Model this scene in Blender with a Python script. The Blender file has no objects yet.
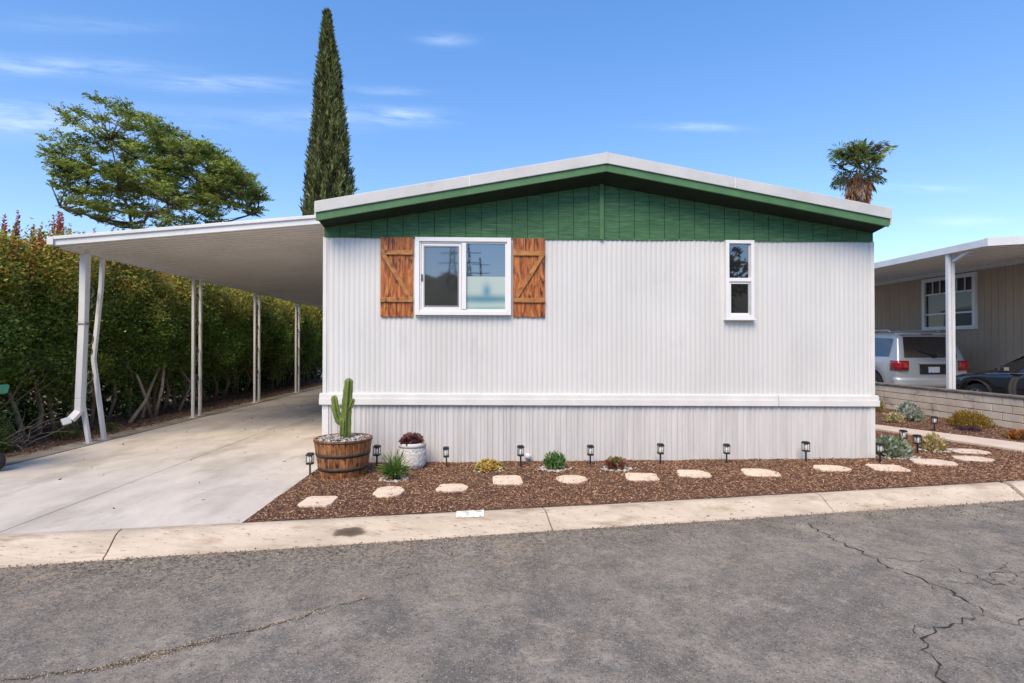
import bpy, math, random
import numpy as np
from mathutils import Vector, noise
S = bpy.context.scene
COL = S.collection
R = math.radians
random.seed(7)
rng = np.random.default_rng(7)

# ------------------------------------------------------------------ camera
cam = bpy.data.cameras.new('camera'); camo = bpy.data.objects.new('camera', cam); COL.objects.link(camo)
camo.location = (0, 0, 1.53)
camo.rotation_euler = (R(90.5), 0, R(-2.53))
cam.sensor_width = 36; cam.lens = 520/1024*36
cam.clip_start = 0.05; cam.clip_end = 3000
S.camera = camo

# ------------------------------------------------------------------ sky and sun
SUN_EL, SUN_AZ = R(50), R(202)          # azimuth from +Y towards +X
w = bpy.data.worlds.new('World'); S.world = w; w.use_nodes = True
nt = w.node_tree; nt.nodes.clear()
def N(nt, t, **k):
    n = nt.nodes.new(t)
    for a, b in k.items(): setattr(n, a, b)
    return n
def math_(nt, op, a, b=None, c=None, clamp=False):
    n = N(nt, 'ShaderNodeMath', operation=op, use_clamp=clamp)
    for i, v in enumerate((a, b, c)):
        if v is None: continue
        if isinstance(v, (int, float)): n.inputs[i].default_value = v
        else: nt.links.new(v, n.inputs[i])
    return n.outputs[0]
sky = N(nt, 'ShaderNodeTexSky', sky_type='NISHITA', sun_disc=False, sun_elevation=SUN_EL, sun_rotation=SUN_AZ,
        altitude=200, air_density=1.0, dust_density=0.25, ozone_density=1.6)
tc = N(nt, 'ShaderNodeTexCoord'); sep = N(nt, 'ShaderNodeSeparateXYZ'); nt.links.new(tc.outputs['Generated'], sep.inputs[0])
az = math_(nt, 'ARCTAN2', sep.outputs[0], sep.outputs[1])
el = math_(nt, 'ARCSINE', sep.outputs[2])
# thin wisps of cloud in straight bands to the north: (x/y, z/y, half width, half height, strength) of the view direction
WISPS = [(-.88,.42,.26,.036,.9), (-.84,.52,.24,.022,.6), (-.50,.495,.17,.018,.6), (-.18,.44,.11,.018,.9), (-.085,.59,.06,.014,.45),
         (-.38,.43,.22,.03,.3), (.405,.43,.12,.009,.55), (.85,.315,.13,.010,.5), (.96,.25,.12,.012,.5), (-.2,.487,.09,.010,.35), (-.75,.60,.2,.02,.2)]
ysafe = math_(nt, 'MAXIMUM', sep.outputs[1], .05); north = math_(nt, 'MULTIPLY', math_(nt, 'SUBTRACT', sep.outputs[1], .1), 8, clamp=True)
uu = math_(nt, 'DIVIDE', sep.outputs[0], ysafe); vv = math_(nt, 'DIVIDE', sep.outputs[2], ysafe)
cv = N(nt, 'ShaderNodeCombineXYZ'); nt.links.new(math_(nt, 'MULTIPLY', uu, 6), cv.inputs[0])
nt.links.new(math_(nt, 'MULTIPLY_ADD', vv, 42, math_(nt, 'MULTIPLY', uu, 2.5)), cv.inputs[1])
nz = N(nt, 'ShaderNodeTexNoise'); nz.inputs['Scale'].default_value = 1.3; nz.inputs['Detail'].default_value = 8; nz.inputs['Roughness'].default_value = .62
nz.inputs['Distortion'].default_value = .15
nt.links.new(cv.outputs[0], nz.inputs['Vector'])
tot = None
for a, e, wa, we, st in WISPS:
    da = math_(nt, 'DIVIDE', math_(nt, 'SUBTRACT', uu, a), wa); de = math_(nt, 'DIVIDE', math_(nt, 'SUBTRACT', vv, e), we)
    d = math_(nt, 'ADD', math_(nt, 'MULTIPLY', da, da), math_(nt, 'MULTIPLY', de, de))
    g = math_(nt, 'MULTIPLY', math_(nt, 'EXPONENT', math_(nt, 'MULTIPLY', d, -1.6)), st)
    tot = g if tot is None else math_(nt, 'ADD', tot, g)
cl = math_(nt, 'MULTIPLY', tot, math_(nt, 'MULTIPLY_ADD', nz.outputs[0], 3.2, -1.05, clamp=True), clamp=True)
mx = N(nt, 'ShaderNodeMix', data_type='RGBA'); nt.links.new(math_(nt, 'MULTIPLY', math_(nt, 'MULTIPLY', cl, north), .55), mx.inputs[0])
tint = N(nt, 'ShaderNodeMix', data_type='RGBA', blend_type='MULTIPLY'); tint.inputs[0].default_value = 1
tlo = N(nt, 'ShaderNodeMapRange'); tlo.inputs[1].default_value = 0; tlo.inputs[2].default_value = R(32); nt.links.new(el, tlo.inputs[0])
tcol = N(nt, 'ShaderNodeMix', data_type='RGBA'); nt.links.new(tlo.outputs[0], tcol.inputs[0]); tcol.inputs[6].default_value = (.90, .88, .93, 1); tcol.inputs[7].default_value = (.69, 1.03, 1.32, 1)
nt.links.new(tcol.outputs[2], tint.inputs[7])
nt.links.new(sky.outputs[0], tint.inputs[6])
nt.links.new(tint.outputs[2], mx.inputs[6]); mx.inputs[7].default_value = (5.2, 5.9, 7.2, 1)
bg = N(nt, 'ShaderNodeBackground'); bg.inputs[1].default_value = 0.15
ow = N(nt, 'ShaderNodeOutputWorld'); nt.links.new(mx.outputs[2], bg.inputs[0]); nt.links.new(bg.outputs[0], ow.inputs[0])

sl = bpy.data.lights.new('sun', 'SUN'); so = bpy.data.objects.new('sun', sl); COL.objects.link(so)
sl.energy = 3.1; sl.angle = R(36); sl.color = (1, .81, .575)
sd = Vector((math.sin(SUN_AZ)*math.cos(SUN_EL), math.cos(SUN_AZ)*math.cos(SUN_EL), math.sin(SUN_EL)))
so.rotation_euler = sd.to_track_quat('Z', 'Y').to_euler()
S.view_settings.view_transform = 'Standard'; S.view_settings.look = 'None'
S.view_settings.exposure = 0.50; S.view_settings.gamma = 1
S.render.engine = 'CYCLES'

# ------------------------------------------------------------------ helpers
class MB:
    def __init__(s): s.v = []; s.f = []; s.sm = []
    def add(s, vs, fs, smooth=False):
        o = len(s.v); s.v += [tuple(v) for v in vs]
        for f in fs: s.f.append([i+o for i in f]); s.sm.append(smooth)
        return s
    def box(s, x0, x1, y0, y1, z0, z1):
        return s.add([(x0,y0,z0),(x1,y0,z0),(x1,y1,z0),(x0,y1,z0),(x0,y0,z1),(x1,y0,z1),(x1,y1,z1),(x0,y1,z1)],
                     [(0,3,2,1),(4,5,6,7),(0,1,5,4),(1,2,6,5),(2,3,7,6),(3,0,4,7)])
    def bar(s, a, b, wx, wz, up=(0,0,1)):
        a = Vector(a); b = Vector(b); d = (b-a).normalized(); u = Vector(up)
        if abs(d.dot(u)) > .98: u = Vector((0,1,0))
        r = d.cross(u).normalized()*wx/2; u = r.cross(d).normalized()*wz/2
        vs = [p+i*r+j*u for p in (a, b) for i, j in ((-1,-1),(1,-1),(1,1),(-1,1))]
        return s.add(vs, [(0,1,2,3),(7,6,5,4),(0,4,5,1),(1,5,6,2),(2,6,7,3),(3,7,4,0)])
    def tube(s, pts, r, n=8, cap=True):
        pts = [Vector(p) for p in pts]; m = len(pts)
        if not isinstance(r, (list, tuple)): r = [r]*m
        vs = []; ref = None
        for i, p in enumerate(pts):
            d = (pts[min(i+1, m-1)]-pts[max(i-1, 0)]).normalized()
            if ref is None: ref = d.cross(Vector((0,0,1)) if abs(d.z) < .9 else Vector((1,0,0))).normalized()
            ref = (ref - d*ref.dot(d)).normalized(); q = d.cross(ref)
            for k in range(n):
                a = 2*math.pi*k/n; vs.append(p+(ref*math.cos(a)+q*math.sin(a))*r[i])
        fs = [(i*n+k, i*n+(k+1)%n, (i+1)*n+(k+1)%n, (i+1)*n+k) for i in range(m-1) for k in range(n)]
        if cap: fs += [tuple(range(n))[::-1], tuple((m-1)*n+k for k in range(n))]
        return s.add(vs, fs, True)
    def lathe(s, prof, n=24, c=(0,0,0), sx=1, sy=1, smooth=True, axis='z', rf=None):
        vs = []
        for r, z in prof:
            for k in range(n):
                a = 2*math.pi*k/n; rr = r*(rf(a, z) if rf else 1)
                x, y = rr*math.cos(a)*sx, rr*math.sin(a)*sy
                vs.append((c[0]+x, c[1]+y, c[2]+z) if axis == 'z' else (c[0]+z, c[1]+x, c[2]+y))
        m = len(prof)
        fs = [(i*n+k, i*n+(k+1)%n, (i+1)*n+(k+1)%n, (i+1)*n+k) for i in range(m-1) for k in range(n)]
        fs += [tuple(range(n))[::-1], tuple((m-1)*n+k for k in range(n))]
        return s.add(vs, fs, smooth)
    def prism(s, poly, z0, z1, bev=0):
        n = len(poly); cx = sum(p[0] for p in poly)/n; cy = sum(p[1] for p in poly)/n
        def sc(k): return [(cx+(x-cx)*k, cy+(y-cy)*k) for x, y in poly]
        rings = [(poly, z0), (poly, z1-bev)] + ([(sc(1-bev*3.2), z1)] if bev else [])
        if not bev: rings = [(poly, z0), (poly, z1)]
        vs = [(x, y, z) for p, z in rings for x, y in p]
        fs = [(i*n+k, i*n+(k+1)%n, (i+1)*n+(k+1)%n, (i+1)*n+k) for i in range(len(rings)-1) for k in range(n)]
        fs += [tuple(range(n))[::-1], tuple((len(rings)-1)*n+k for k in range(n))]
        return s.add(vs, fs)
    def xprism(s, poly, y0, y1):     # polygon of (x, z) extruded along y
        n = len(poly); vs = [(x, y, z) for y in (y0, y1) for x, z in poly]
        return s.add(vs, [(k, (k+1)%n, n+(k+1)%n, n+k) for k in range(n)]+[tuple(range(n))[::-1], tuple(n+k for k in range(n))])
    def grid(s, P, nu, nv, smooth=True):
        vs = [P(i/nu, j/nv) for j in range(nv+1) for i in range(nu+1)]
        return s.add(vs, [(j*(nu+1)+i, j*(nu+1)+i+1, (j+1)*(nu+1)+i+1, (j+1)*(nu+1)+i) for j in range(nv) for i in range(nu)], smooth)
    def build(s, name, m, parent=None, off=None, bevel=0):
        me = bpy.data.meshes.new(name)
        o3 = Vector(off) if off is not None else (parent_world(parent) if parent else Vector((0,0,0)))
        me.from_pydata([(v[0]-o3[0], v[1]-o3[1], v[2]-o3[2]) for v in s.v], [], s.f)
        me.polygons.foreach_set('use_smooth', s.sm); me.materials.append(m); me.update()
        o = bpy.data.objects.new(name, me); COL.objects.link(o)
        if parent: o.parent = parent
        if bevel:
            b = o.modifiers.new('bevel', 'BEVEL'); b.width = bevel; b.segments = 2; b.limit_method = 'ANGLE'
        return o
def parent_world(p):
    v = Vector((0,0,0))
    while p: v += p.location; p = p.parent
    return v
def tag(o, label=None, cat=None, group=None, kind=None):
    if label: o['label'] = label
    if cat: o['category'] = cat
    if group: o['group'] = group
    if kind: o['kind'] = kind
    return o
def empty(name, loc, label, cat, group=None, rz=0):
    o = bpy.data.objects.new(name, None); COL.objects.link(o); o.location = loc; o.rotation_euler.z = rz; o.empty_display_size = .1
    return tag(o, label, cat, group)
def children(o, pool=None): return [c for c in bpy.data.objects if c.parent == o]
def copy_tree(o, parent=None):
    c = o.copy(); COL.objects.link(c); c.parent = parent
    for ch in children(o): copy_tree(ch, c)
    return c

# materials
def mat(name, c1, c2=None, rough=.7, scale=4., stretch=(1,1,1), detail=6, metal=0, bump=0, bscale=60, spec=.4, lo=.35, hi=.65, coat=0, c3=None, s3=.7, lo3=.55, hi3=.7, bstretch=None, spots=None):
    m = bpy.data.materials.new(name); m.use_nodes = True; nt = m.node_tree; b = nt.nodes['Principled BSDF']
    b.inputs['Roughness'].default_value = rough; b.inputs['Metallic'].default_value = metal
    b.inputs['Specular IOR Level'].default_value = spec; b.inputs['Coat Weight'].default_value = coat
    tc = N(nt, 'ShaderNodeTexCoord'); mp = N(nt, 'ShaderNodeMapping'); mp.inputs['Scale'].default_value = stretch
    nt.links.new(tc.outputs['Object'], mp.inputs[0])
    def ns(sc, d=detail, vec=mp):
        n = N(nt, 'ShaderNodeTexNoise'); n.inputs['Scale'].default_value = sc; n.inputs['Detail'].default_value = d; n.inputs['Roughness'].default_value = .6
        nt.links.new(vec.outputs[0], n.inputs['Vector']); return n.outputs[0]
    col = None
    if c2 is None: c2 = tuple(x*.82 for x in c1)
    mr = N(nt, 'ShaderNodeMapRange'); mr.inputs[1].default_value = lo; mr.inputs[2].default_value = hi
    nt.links.new(ns(scale), mr.inputs[0])
    mx = N(nt, 'ShaderNodeMix', data_type='RGBA'); nt.links.new(mr.outputs[0], mx.inputs[0])
    mx.inputs[6].default_value = (*c1, 1); mx.inputs[7].default_value = (*c2, 1); col = mx.outputs[2]
    if c3 is not None:
        mr3 = N(nt, 'ShaderNodeMapRange'); mr3.inputs[1].default_value = lo3; mr3.inputs[2].default_value = hi3
        nt.links.new(ns(s3), mr3.inputs[0]); m3 = N(nt, 'ShaderNodeMix', data_type='RGBA'); nt.links.new(mr3.outputs[0], m3.inputs[0])
        nt.links.new(col, m3.inputs[6]); m3.inputs[7].default_value = (*c3, 1); col = m3.outputs[2]
    if spots:
        sc_, a_, b2, sc4 = spots; mr4 = N(nt, 'ShaderNodeMapRange'); mr4.inputs[1].default_value = a_; mr4.inputs[2].default_value = b2
        nt.links.new(ns(sc_, 5), mr4.inputs[0]); m4 = N(nt, 'ShaderNodeMix', data_type='RGBA'); nt.links.new(mr4.outputs[0], m4.inputs[0])
        nt.links.new(col, m4.inputs[6]); m4.inputs[7].default_value = (*sc4, 1); col = m4.outputs[2]
    nt.links.new(col, b.inputs['Base Color'])
    if bump:
        v = mp
        if bstretch:
            v = N(nt, 'ShaderNodeMapping'); v.inputs['Scale'].default_value = bstretch; nt.links.new(tc.outputs['Object'], v.inputs[0])
        bp = N(nt, 'ShaderNodeBump'); bp.inputs['Strength'].default_value = bump; bp.inputs['Distance'].default_value = .01
        nt.links.new(ns(bscale, 4, v), bp.inputs['Height']); nt.links.new(bp.outputs[0], b.inputs['Normal'])
    m['col'] = 1
    return m
def leafmat(name, trans=.45, rough=.5, spec=.3):
    m = bpy.data.materials.new(name); m.use_nodes = True; nt = m.node_tree; b = nt.nodes['Principled BSDF']
    a = N(nt, 'ShaderNodeAttribute', attribute_name='leafcol'); nt.links.new(a.outputs['Color'], b.inputs['Base Color'])
    b.inputs['Roughness'].default_value = rough; b.inputs['Specular IOR Level'].default_value = spec
    if trans:
        t = N(nt, 'ShaderNodeBsdfTranslucent'); nt.links.new(a.outputs['Color'], t.inputs[0])
        mx = N(nt, 'ShaderNodeMixShader'); mx.inputs[0].default_value = trans
        nt.links.new(b.outputs[0], mx.inputs[1]); nt.links.new(t.outputs[0], mx.inputs[2]); nt.links.new(mx.outputs[0], nt.nodes['Material Output'].inputs[0])
    return m
LEAF = leafmat('leaf_material'); DRY = leafmat('dry_material', 0, .85, .15)

def nrm(a): return a/np.maximum(np.linalg.norm(a, axis=1, keepdims=True), 1e-9)
def leaves(name, P, D, L, W, C, m=None, parent=None, fold=.25, local=False):
    P = np.asarray(P, float); n = len(P)
    if parent and not local: P = P - np.array(parent_world(parent))
    D = nrm(np.asarray(D, float)); L = np.broadcast_to(L, n)[:, None]; W = np.broadcast_to(W, n)[:, None]
    Sd = nrm(np.cross(D, rng.normal(size=(n, 3)))); Nn = np.cross(Sd, D)
    mid = P + D*L*.5 + Nn*W*fold
    V = np.stack([P, mid+Sd*W*.5, P+D*L, mid-Sd*W*.5], 1)
    V[:, 0] -= Nn*W*fold*.3
    me = bpy.data.meshes.new(name)
    me.vertices.add(n*4); me.vertices.foreach_set('co', V.reshape(-1))
    base = np.arange(n)*4
    F = np.stack([base, base+1, base+2, base, base+2, base+3], 1).reshape(-1)
    me.loops.add(n*6); me.loops.foreach_set('vertex_index', F.astype(np.int32))
    me.polygons.add(n*2); me.polygons.foreach_set('loop_start', np.arange(n*2, dtype=np.int32)*3)
    me.polygons.foreach_set('loop_total', np.full(n*2, 3, np.int32))
    me.update(calc_edges=True)
    at = me.attributes.new('leafcol', 'FLOAT_COLOR', 'POINT')
    C4 = np.ones((n, 4)); C4[:, :3] = C; at.data.foreach_set('color', np.repeat(C4, 4, 0).reshape(-1))
    me.materials.append(m or LEAF)
    o = bpy.data.objects.new(name, me); COL.objects.link(o)
    if parent: o.parent = parent
    return o
def pal(n, cols, wts=None, jit=.25):
    cols = np.array(cols, float); i = rng.choice(len(cols), n, p=wts)
    return np.clip(cols[i]*(1+rng.uniform(-jit, jit, (n, 1))), 0, 1)
def rnd(n): return nrm(rng.normal(size=(n, 3)))

def curb_far(x):
    xx = max(-9, min(9, x)); y = 4.835+.12*xx+.0022*xx*xx
    return y + (x-xx)*(.12+.0044*xx)
def curb_near(x): return 4.58+.135*x if abs(x) < 9 else 4.58+.135*math.copysign(9, x)+(x-math.copysign(9, x))*(.12+.0044*math.copysign(9, x))

# ------------------------------------------------------------------ the ground
M_soil = mat('soil', (.20,.13,.085), (.10,.065,.045), scale=6, bump=.8, bscale=40, rough=.95)
M_ground = mat('dry_ground', (.24,.19,.13), (.14,.12,.07), scale=.4, bump=.5, bscale=10, rough=.95)
g = MB()
xs = [-400,-150,-60,-30,-20]+[i for i in range(-15, 16)]+[20,30,60,150,400]
rows = []
for X in xs:
    rows.append([(X,-400,-.13),(X,-7.4,-.13),(X,-7.0,-.16),(X,curb_near(X)+.1,-.16),(X,curb_far(X)-.12,-.16),(X,curb_far(X)-.10,-.03),(X,14,-.02),(X,600,-.02)])
g.add([p for r in rows for p in r], [(i*8+j,(i+1)*8+j,(i+1)*8+j+1,i*8+j+1) for i in range(len(xs)-1) for j in range(7)])
tag(g.build('ground', M_ground), kind='structure')

# asphalt
def asphalt():
    m = bpy.data.materials.new('asphalt'); m.use_nodes = True; nt = m.node_tree; b = nt.nodes['Principled BSDF']
    b.inputs['Roughness'].default_value = .88; b.inputs['Specular IOR Level'].default_value = .25
    tc = N(nt, 'ShaderNodeTexCoord'); L = nt.links.new
    def ns(sc, d=5, r=.6, dist=0):
        n = N(nt, 'ShaderNodeTexNoise'); n.inputs['Scale'].default_value = sc; n.inputs['Detail'].default_value = d; n.inputs['Roughness'].default_value = r
        n.inputs['Distortion'].default_value = dist; L(tc.outputs['Object'], n.inputs['Vector']); return n.outputs[0]
    def mr(v, a, b_, c=0, d=1):
        n = N(nt, 'ShaderNodeMapRange'); n.inputs[1].default_value = a; n.inputs[2].default_value = b_; n.inputs[3].default_value = c; n.inputs[4].default_value = d; L(v, n.inputs[0]); return n.outputs[0]
    def mix(f, a, b_, bt='MIX'):
        n = N(nt, 'ShaderNodeMix', data_type='RGBA', blend_type=bt); 
        if isinstance(f, float): n.inputs[0].default_value = f
        else: L(f, n.inputs[0])
        for i, v in ((6, a), (7, b_)):
            if isinstance(v, tuple): n.inputs[i].default_value = (*v, 1)
            else: L(v, n.inputs[i])
        return n.outputs[2]
    c = mix(mr(ns(1.1, 10, .74, .3), .36, .64), (.200,.176,.146), (.37,.322,.26))
    c = mix(mr(ns(4.3, 9, .78), .5, .74), c, (.33,.30,.265))
    c = mix(mr(ns(16, 8, .8), .5, .68, 0, .7), c, (.11,.105,.098)); c = mix(mr(ns(9, 9, .8, .4), .56, .68, 0, .6), c, (.42,.38,.32))
    c = mix(mr(ns(2.6, 12, .85), .44, .58, 0, .8), c, (.135,.126,.112)); c = mix(mr(ns(3.7, 12, .88, .3), .53, .62, 0, .75), c, (.44,.385,.31))
    # worn, dusty and gravelly band alongside the gutter
    sp = N(nt, 'ShaderNodeSeparateXYZ'); L(tc.outputs['Object'], sp.inputs[0])
    edge = math_(nt, 'SUBTRACT', math_(nt, 'MULTIPLY_ADD', sp.outputs[0], .135, 4.58), sp.outputs[1])
    left = mr(sp.outputs[0], 3.0, -1.0)
    band = math_(nt, 'MULTIPLY', mr(math_(nt, 'ADD', edge, math_(nt, 'MULTIPLY', ns(2.2, 8, .75), -.9)), .75, -.4), math_(nt, 'MULTIPLY_ADD', left, .75, .25))
    c = mix(math_(nt, 'MULTIPLY', band, .85), c, mix(mr(ns(30, 6, .8), .43, .57), (.085,.075,.062), (.36,.30,.225)))
    c = mix(math_(nt, 'MULTIPLY', mr(ns(1.9, 9, .8, .6), .53, .68), math_(nt, 'MULTIPLY', mr(edge, 2.4, .2), .7)), c, (.44,.34,.235))
    # stones of the mix showing on the worn surface
    v = N(nt, 'ShaderNodeTexVoronoi'); v.inputs['Scale'].default_value = 72; L(tc.outputs['Object'], v.inputs['Vector'])
    vs = N(nt, 'ShaderNodeSeparateColor'); L(v.outputs['Color'], vs.inputs[0])
    spk = math_(nt, 'MULTIPLY', mr(v.outputs['Distance'], .40, .30), mr(vs.outputs[0], .55, .64))
    c = mix(math_(nt, 'MULTIPLY', spk, .5), c, mix(vs.outputs[1], (.50,.46,.40), (.36,.35,.34)))
    dk = math_(nt, 'MULTIPLY', mr(v.outputs['Distance'], .5, .2), mr(vs.outputs[0], .30, .14))
    c = mix(math_(nt, 'MULTIPLY', dk, .7), c, (.03,.03,.03))
    v2 = N(nt, 'ShaderNodeTexVoronoi'); v2.inputs['Scale'].default_value = 62; L(tc.outputs['Object'], v2.inputs['Vector']); v2s = N(nt, 'ShaderNodeSeparateColor'); L(v2.outputs['Color'], v2s.inputs[0])
    c = mix(math_(nt, 'MULTIPLY', mr(v2.outputs['Distance'], .30, .20), mr(v2s.outputs[1], .90, .95)), c, (.46,.41,.33))
    c = mix(mr(ns(210, 2), .35, .65), c, mix(1.0, c, (.72,.72,.72), 'MULTIPLY'))
    c = mix(mr(ns(.55, 3, .5), .62, .74, 0, .5), c, (.095,.094,.096))
    L(c, b.inputs['Base Color'])
    bp = N(nt, 'ShaderNodeBump'); bp.inputs['Strength'].default_value = .55; bp.inputs['Distance'].default_value = .006
    L(math_(nt, 'ADD', ns(90, 3), math_(nt, 'MULTIPLY', v.outputs['Distance'], -.5)), bp.inputs['Height'])
    L(bp.outputs[0], b.inputs['Normal'])
    return m
M_asph = asphalt()
r_ = MB()
def road(u, v):
    X = -60+120*u; y1 = curb_near(X)+.015; Y = -7+(y1+7)*v
    return (X, Y, -.122+.012*noise.noise(Vector((X*.6, Y*.6, 0))) - (.0 if v < .97 else .004))
r_.grid(road, 240, 40); tag(r_.build('road', M_asph), kind='structure')

# curb with a rolled profile, cast in lengths with open joints
M_curb = mat('curb_concrete', (.62,.52,.40), (.46,.38,.285), scale=4.5, stretch=(.4,1.8,1), rough=.9, bump=.35, bscale=70, c3=(.38,.29,.20), s3=5, lo3=.52, hi3=.68, detail=10, spots=(38, .60, .68, (.24,.17,.11)))
JOINTS = [-14, -10.5, -7.2, -3.05, .50, 3.36, 5.72, 9.6, 13, 17]
cb = MB()
prof = [(0, -.16), (0, .004), (.05, .012), (.30, .006), (.42, -.008), (.55, -.034), (.68, -.062), (.80, -.086), (.92, -.104), (1.0, -.112), (1.0, -.16)]
for a, b_ in zip(JOINTS[:-1], JOINTS[1:]):
    n = max(4, int((b_-a)/.12)); ga = .006 if a != 5.72 else .035; gb = .006 if b_ != 5.72 else .035
    rows = []
    for i in range(n+1):
        X = a+ga+(b_-a-ga-gb)*i/n; yf, yn = curb_far(X), curb_near(X)
        wob = .006*noise.noise(Vector((X*2.3, 0, 5)))+.003*noise.noise(Vector((X*9, 0, 9)))
        rows.append([(X+.07*u, yf+(yn-yf)*u+(wob if 0 < u < 1 else wob*1.3), z) for u, z in prof])
    k = len(prof)
    vs = [p for r in rows for p in r]
    cb.add(vs, [(i*k+j, i*k+j+1, (i+1)*k+j+1, (i+1)*k+j) for i in range(n) for j in range(k-1)], True)
    cb.add([rows[0][j] for j in range(k)], [tuple(range(k))]); cb.add([rows[-1][j] for j in range(k)], [tuple(range(k))[::-1]])
tag(cb.build('curb', M_curb), kind='structure')
# far kerb across the street
tag(MB().box(-60, 60, -7.3, -7.0, -.16, -.01).build('opposite_curb', M_curb), kind='structure')

# worn paint patch and oil stain on the curb
def on_curb(X, u):
    zz = np.interp(u, [p[0] for p in prof[1:-1]], [p[1] for p in prof[1:-1]]); return (X, curb_far(X)+(curb_near(X)-curb_far(X))*u, zz+.009)
M_patch = mat('address_paint', (.82,.80,.74), (.50,.43,.35), scale=17, rough=.8, lo=.50, hi=.58, bump=.2)
tag(MB().grid(lambda u, v: on_curb(-.295+.25*u, .06+.40*v), 12, 10).build('curb_paint', M_patch), 'worn white painted address patch on the curb in front of the mulch bed', 'painted marking')
M_stain = mat('oil_stain', (.10,.080,.060), (.20,.155,.11), scale=25, rough=.6)
st = MB(); vs = []; cl = []; RG = [0.001, .45, .72, .88, 1.0]; CC = [(.085,.068,.05),(.11,.085,.06),(.13,.10,.072),(.22,.175,.125),(.44,.37,.28)]
for q, rg in enumerate(RG):
    for k in range(40):
        a = 2*math.pi*k/40; rr = (1+.40*noise.noise(Vector((math.cos(a)*1.5, math.sin(a)*1.5, 3)))+.35*noise.noise(Vector((math.cos(a)*5, math.sin(a)*5, 3))))*rg
        p = on_curb(-1.19+.155*rr*math.cos(a), min(.96, .70+.125*rr*math.sin(a))); vs.append((p[0], p[1], p[2]-.003+.002*(rg < .99))); cl.append((*CC[q], 1))
st.add(vs, [(q*40+k, q*40+(k+1)%40, (q+1)*40+(k+1)%40, (q+1)*40+k) for q in range(4) for k in range(40)], True); o = st.build('oil_stain', DRY); tag(o, kind='structure')
o.data.attributes.new('leafcol', 'FLOAT_COLOR', 'POINT').data.foreach_set('color', np.array(cl).reshape(-1))

# driveway of concrete bays with open joints
M_conc = mat('driveway_concrete', (.64,.58,.50), (.50,.45,.39), scale=1.9, stretch=(1.1,.6,1), rough=.88, bump=.22, bscale=90, c3=(.42,.375,.315), s3=1.5, lo3=.50, hi3=.66, detail=10, bstretch=(1,1,1), spots=(16, .66, .74, (.30,.26,.22)))
dw = MB()
YJ = [None, 6.28, 10.0, 13.7, 17.4, 21.2, 25]
for xa, xb in ((-6.12, -4.005), (-3.995, -2.13)):
    for k in range(len(YJ)-1):
        ya, yb = YJ[k], YJ[k+1]
        P = [(xa+(.0 if xa > -5 else 0), ya+.004 if ya else curb_far(xa)+.012), (xb, ya+.004 if ya else curb_far(xb)+.012), (xb, yb-.004), (xa, yb-.004)]
        dw.prism(P, -.1, .006)
tag(dw.build('driveway', M_conc), kind='structure')
M_strip = mat('old_concrete', (.36,.32,.27), (.22,.19,.15), scale=3, rough=.92, bump=.4, bscale=50)
tag(MB().prism([(-6.52, 5.0), (-6.14, 5.0), (-6.14, 25), (-6.52, 25)], -.1, .012).build('carport_footing', M_strip), kind='structure')
tag(MB().grid(lambda u, v: (-15+8.47*u, 4.2+21*v, .0+.05*noise.noise(Vector((u*9, v*20, 0)))-.01), 40, 80).build('soil', M_soil), kind='structure')

# road cracks: ragged ribbons of dark broken edge
M_crack = mat('crack', (.018,.017,.016), (.05,.045,.04), scale=40, rough=.95)
M_silt = mat('crack_silt', (.27,.21,.14), (.13,.105,.08), scale=25, rough=.95, lo=.4, hi=.6)
def ribbon(name, pts, wd, m, seed, zz=-.104, jag=.035):
    r = random.Random(seed); P = []
    for a, b_ in zip(pts[:-1], pts[1:]):
        d = math.dist(a, b_); n = max(2, int(d/.035))
        for i in range(n):
            t = i/n; P.append((a[0]+(b_[0]-a[0])*t, a[1]+(b_[1]-a[1])*t))
    P.append(pts[-1]); mb = MB(); vs = []
    off = 0
    for i, p in enumerate(P):
        q = P[min(i+1, len(P)-1)]; o = P[max(i-1, 0)]; d = Vector((q[0]-o[0], q[1]-o[1])).normalized(); nrm_ = Vector((-d.y, d.x))
        off = off*.7+r.uniform(-jag, jag)*.5; ww = wd*r.uniform(.25, 1.25)*(min(1, i/4, (len(P)-1-i)/4)*.9+.1)
        c = Vector(p)+nrm_*off
        z0 = -.122+.012*noise.noise(Vector((c.x*.6, c.y*.6, 0)))+.006
        vs += [(c.x+nrm_.x*ww, c.y+nrm_.y*ww, z0), (c.x-nrm_.x*ww, c.y-nrm_.y*ww, z0)]
    mb.add(vs, [(2*i, 2*i+1, 2*i+3, 2*i+2) for i in range(len(P)-1)])
    return tag(mb.build(name, m), kind='structure')
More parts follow.
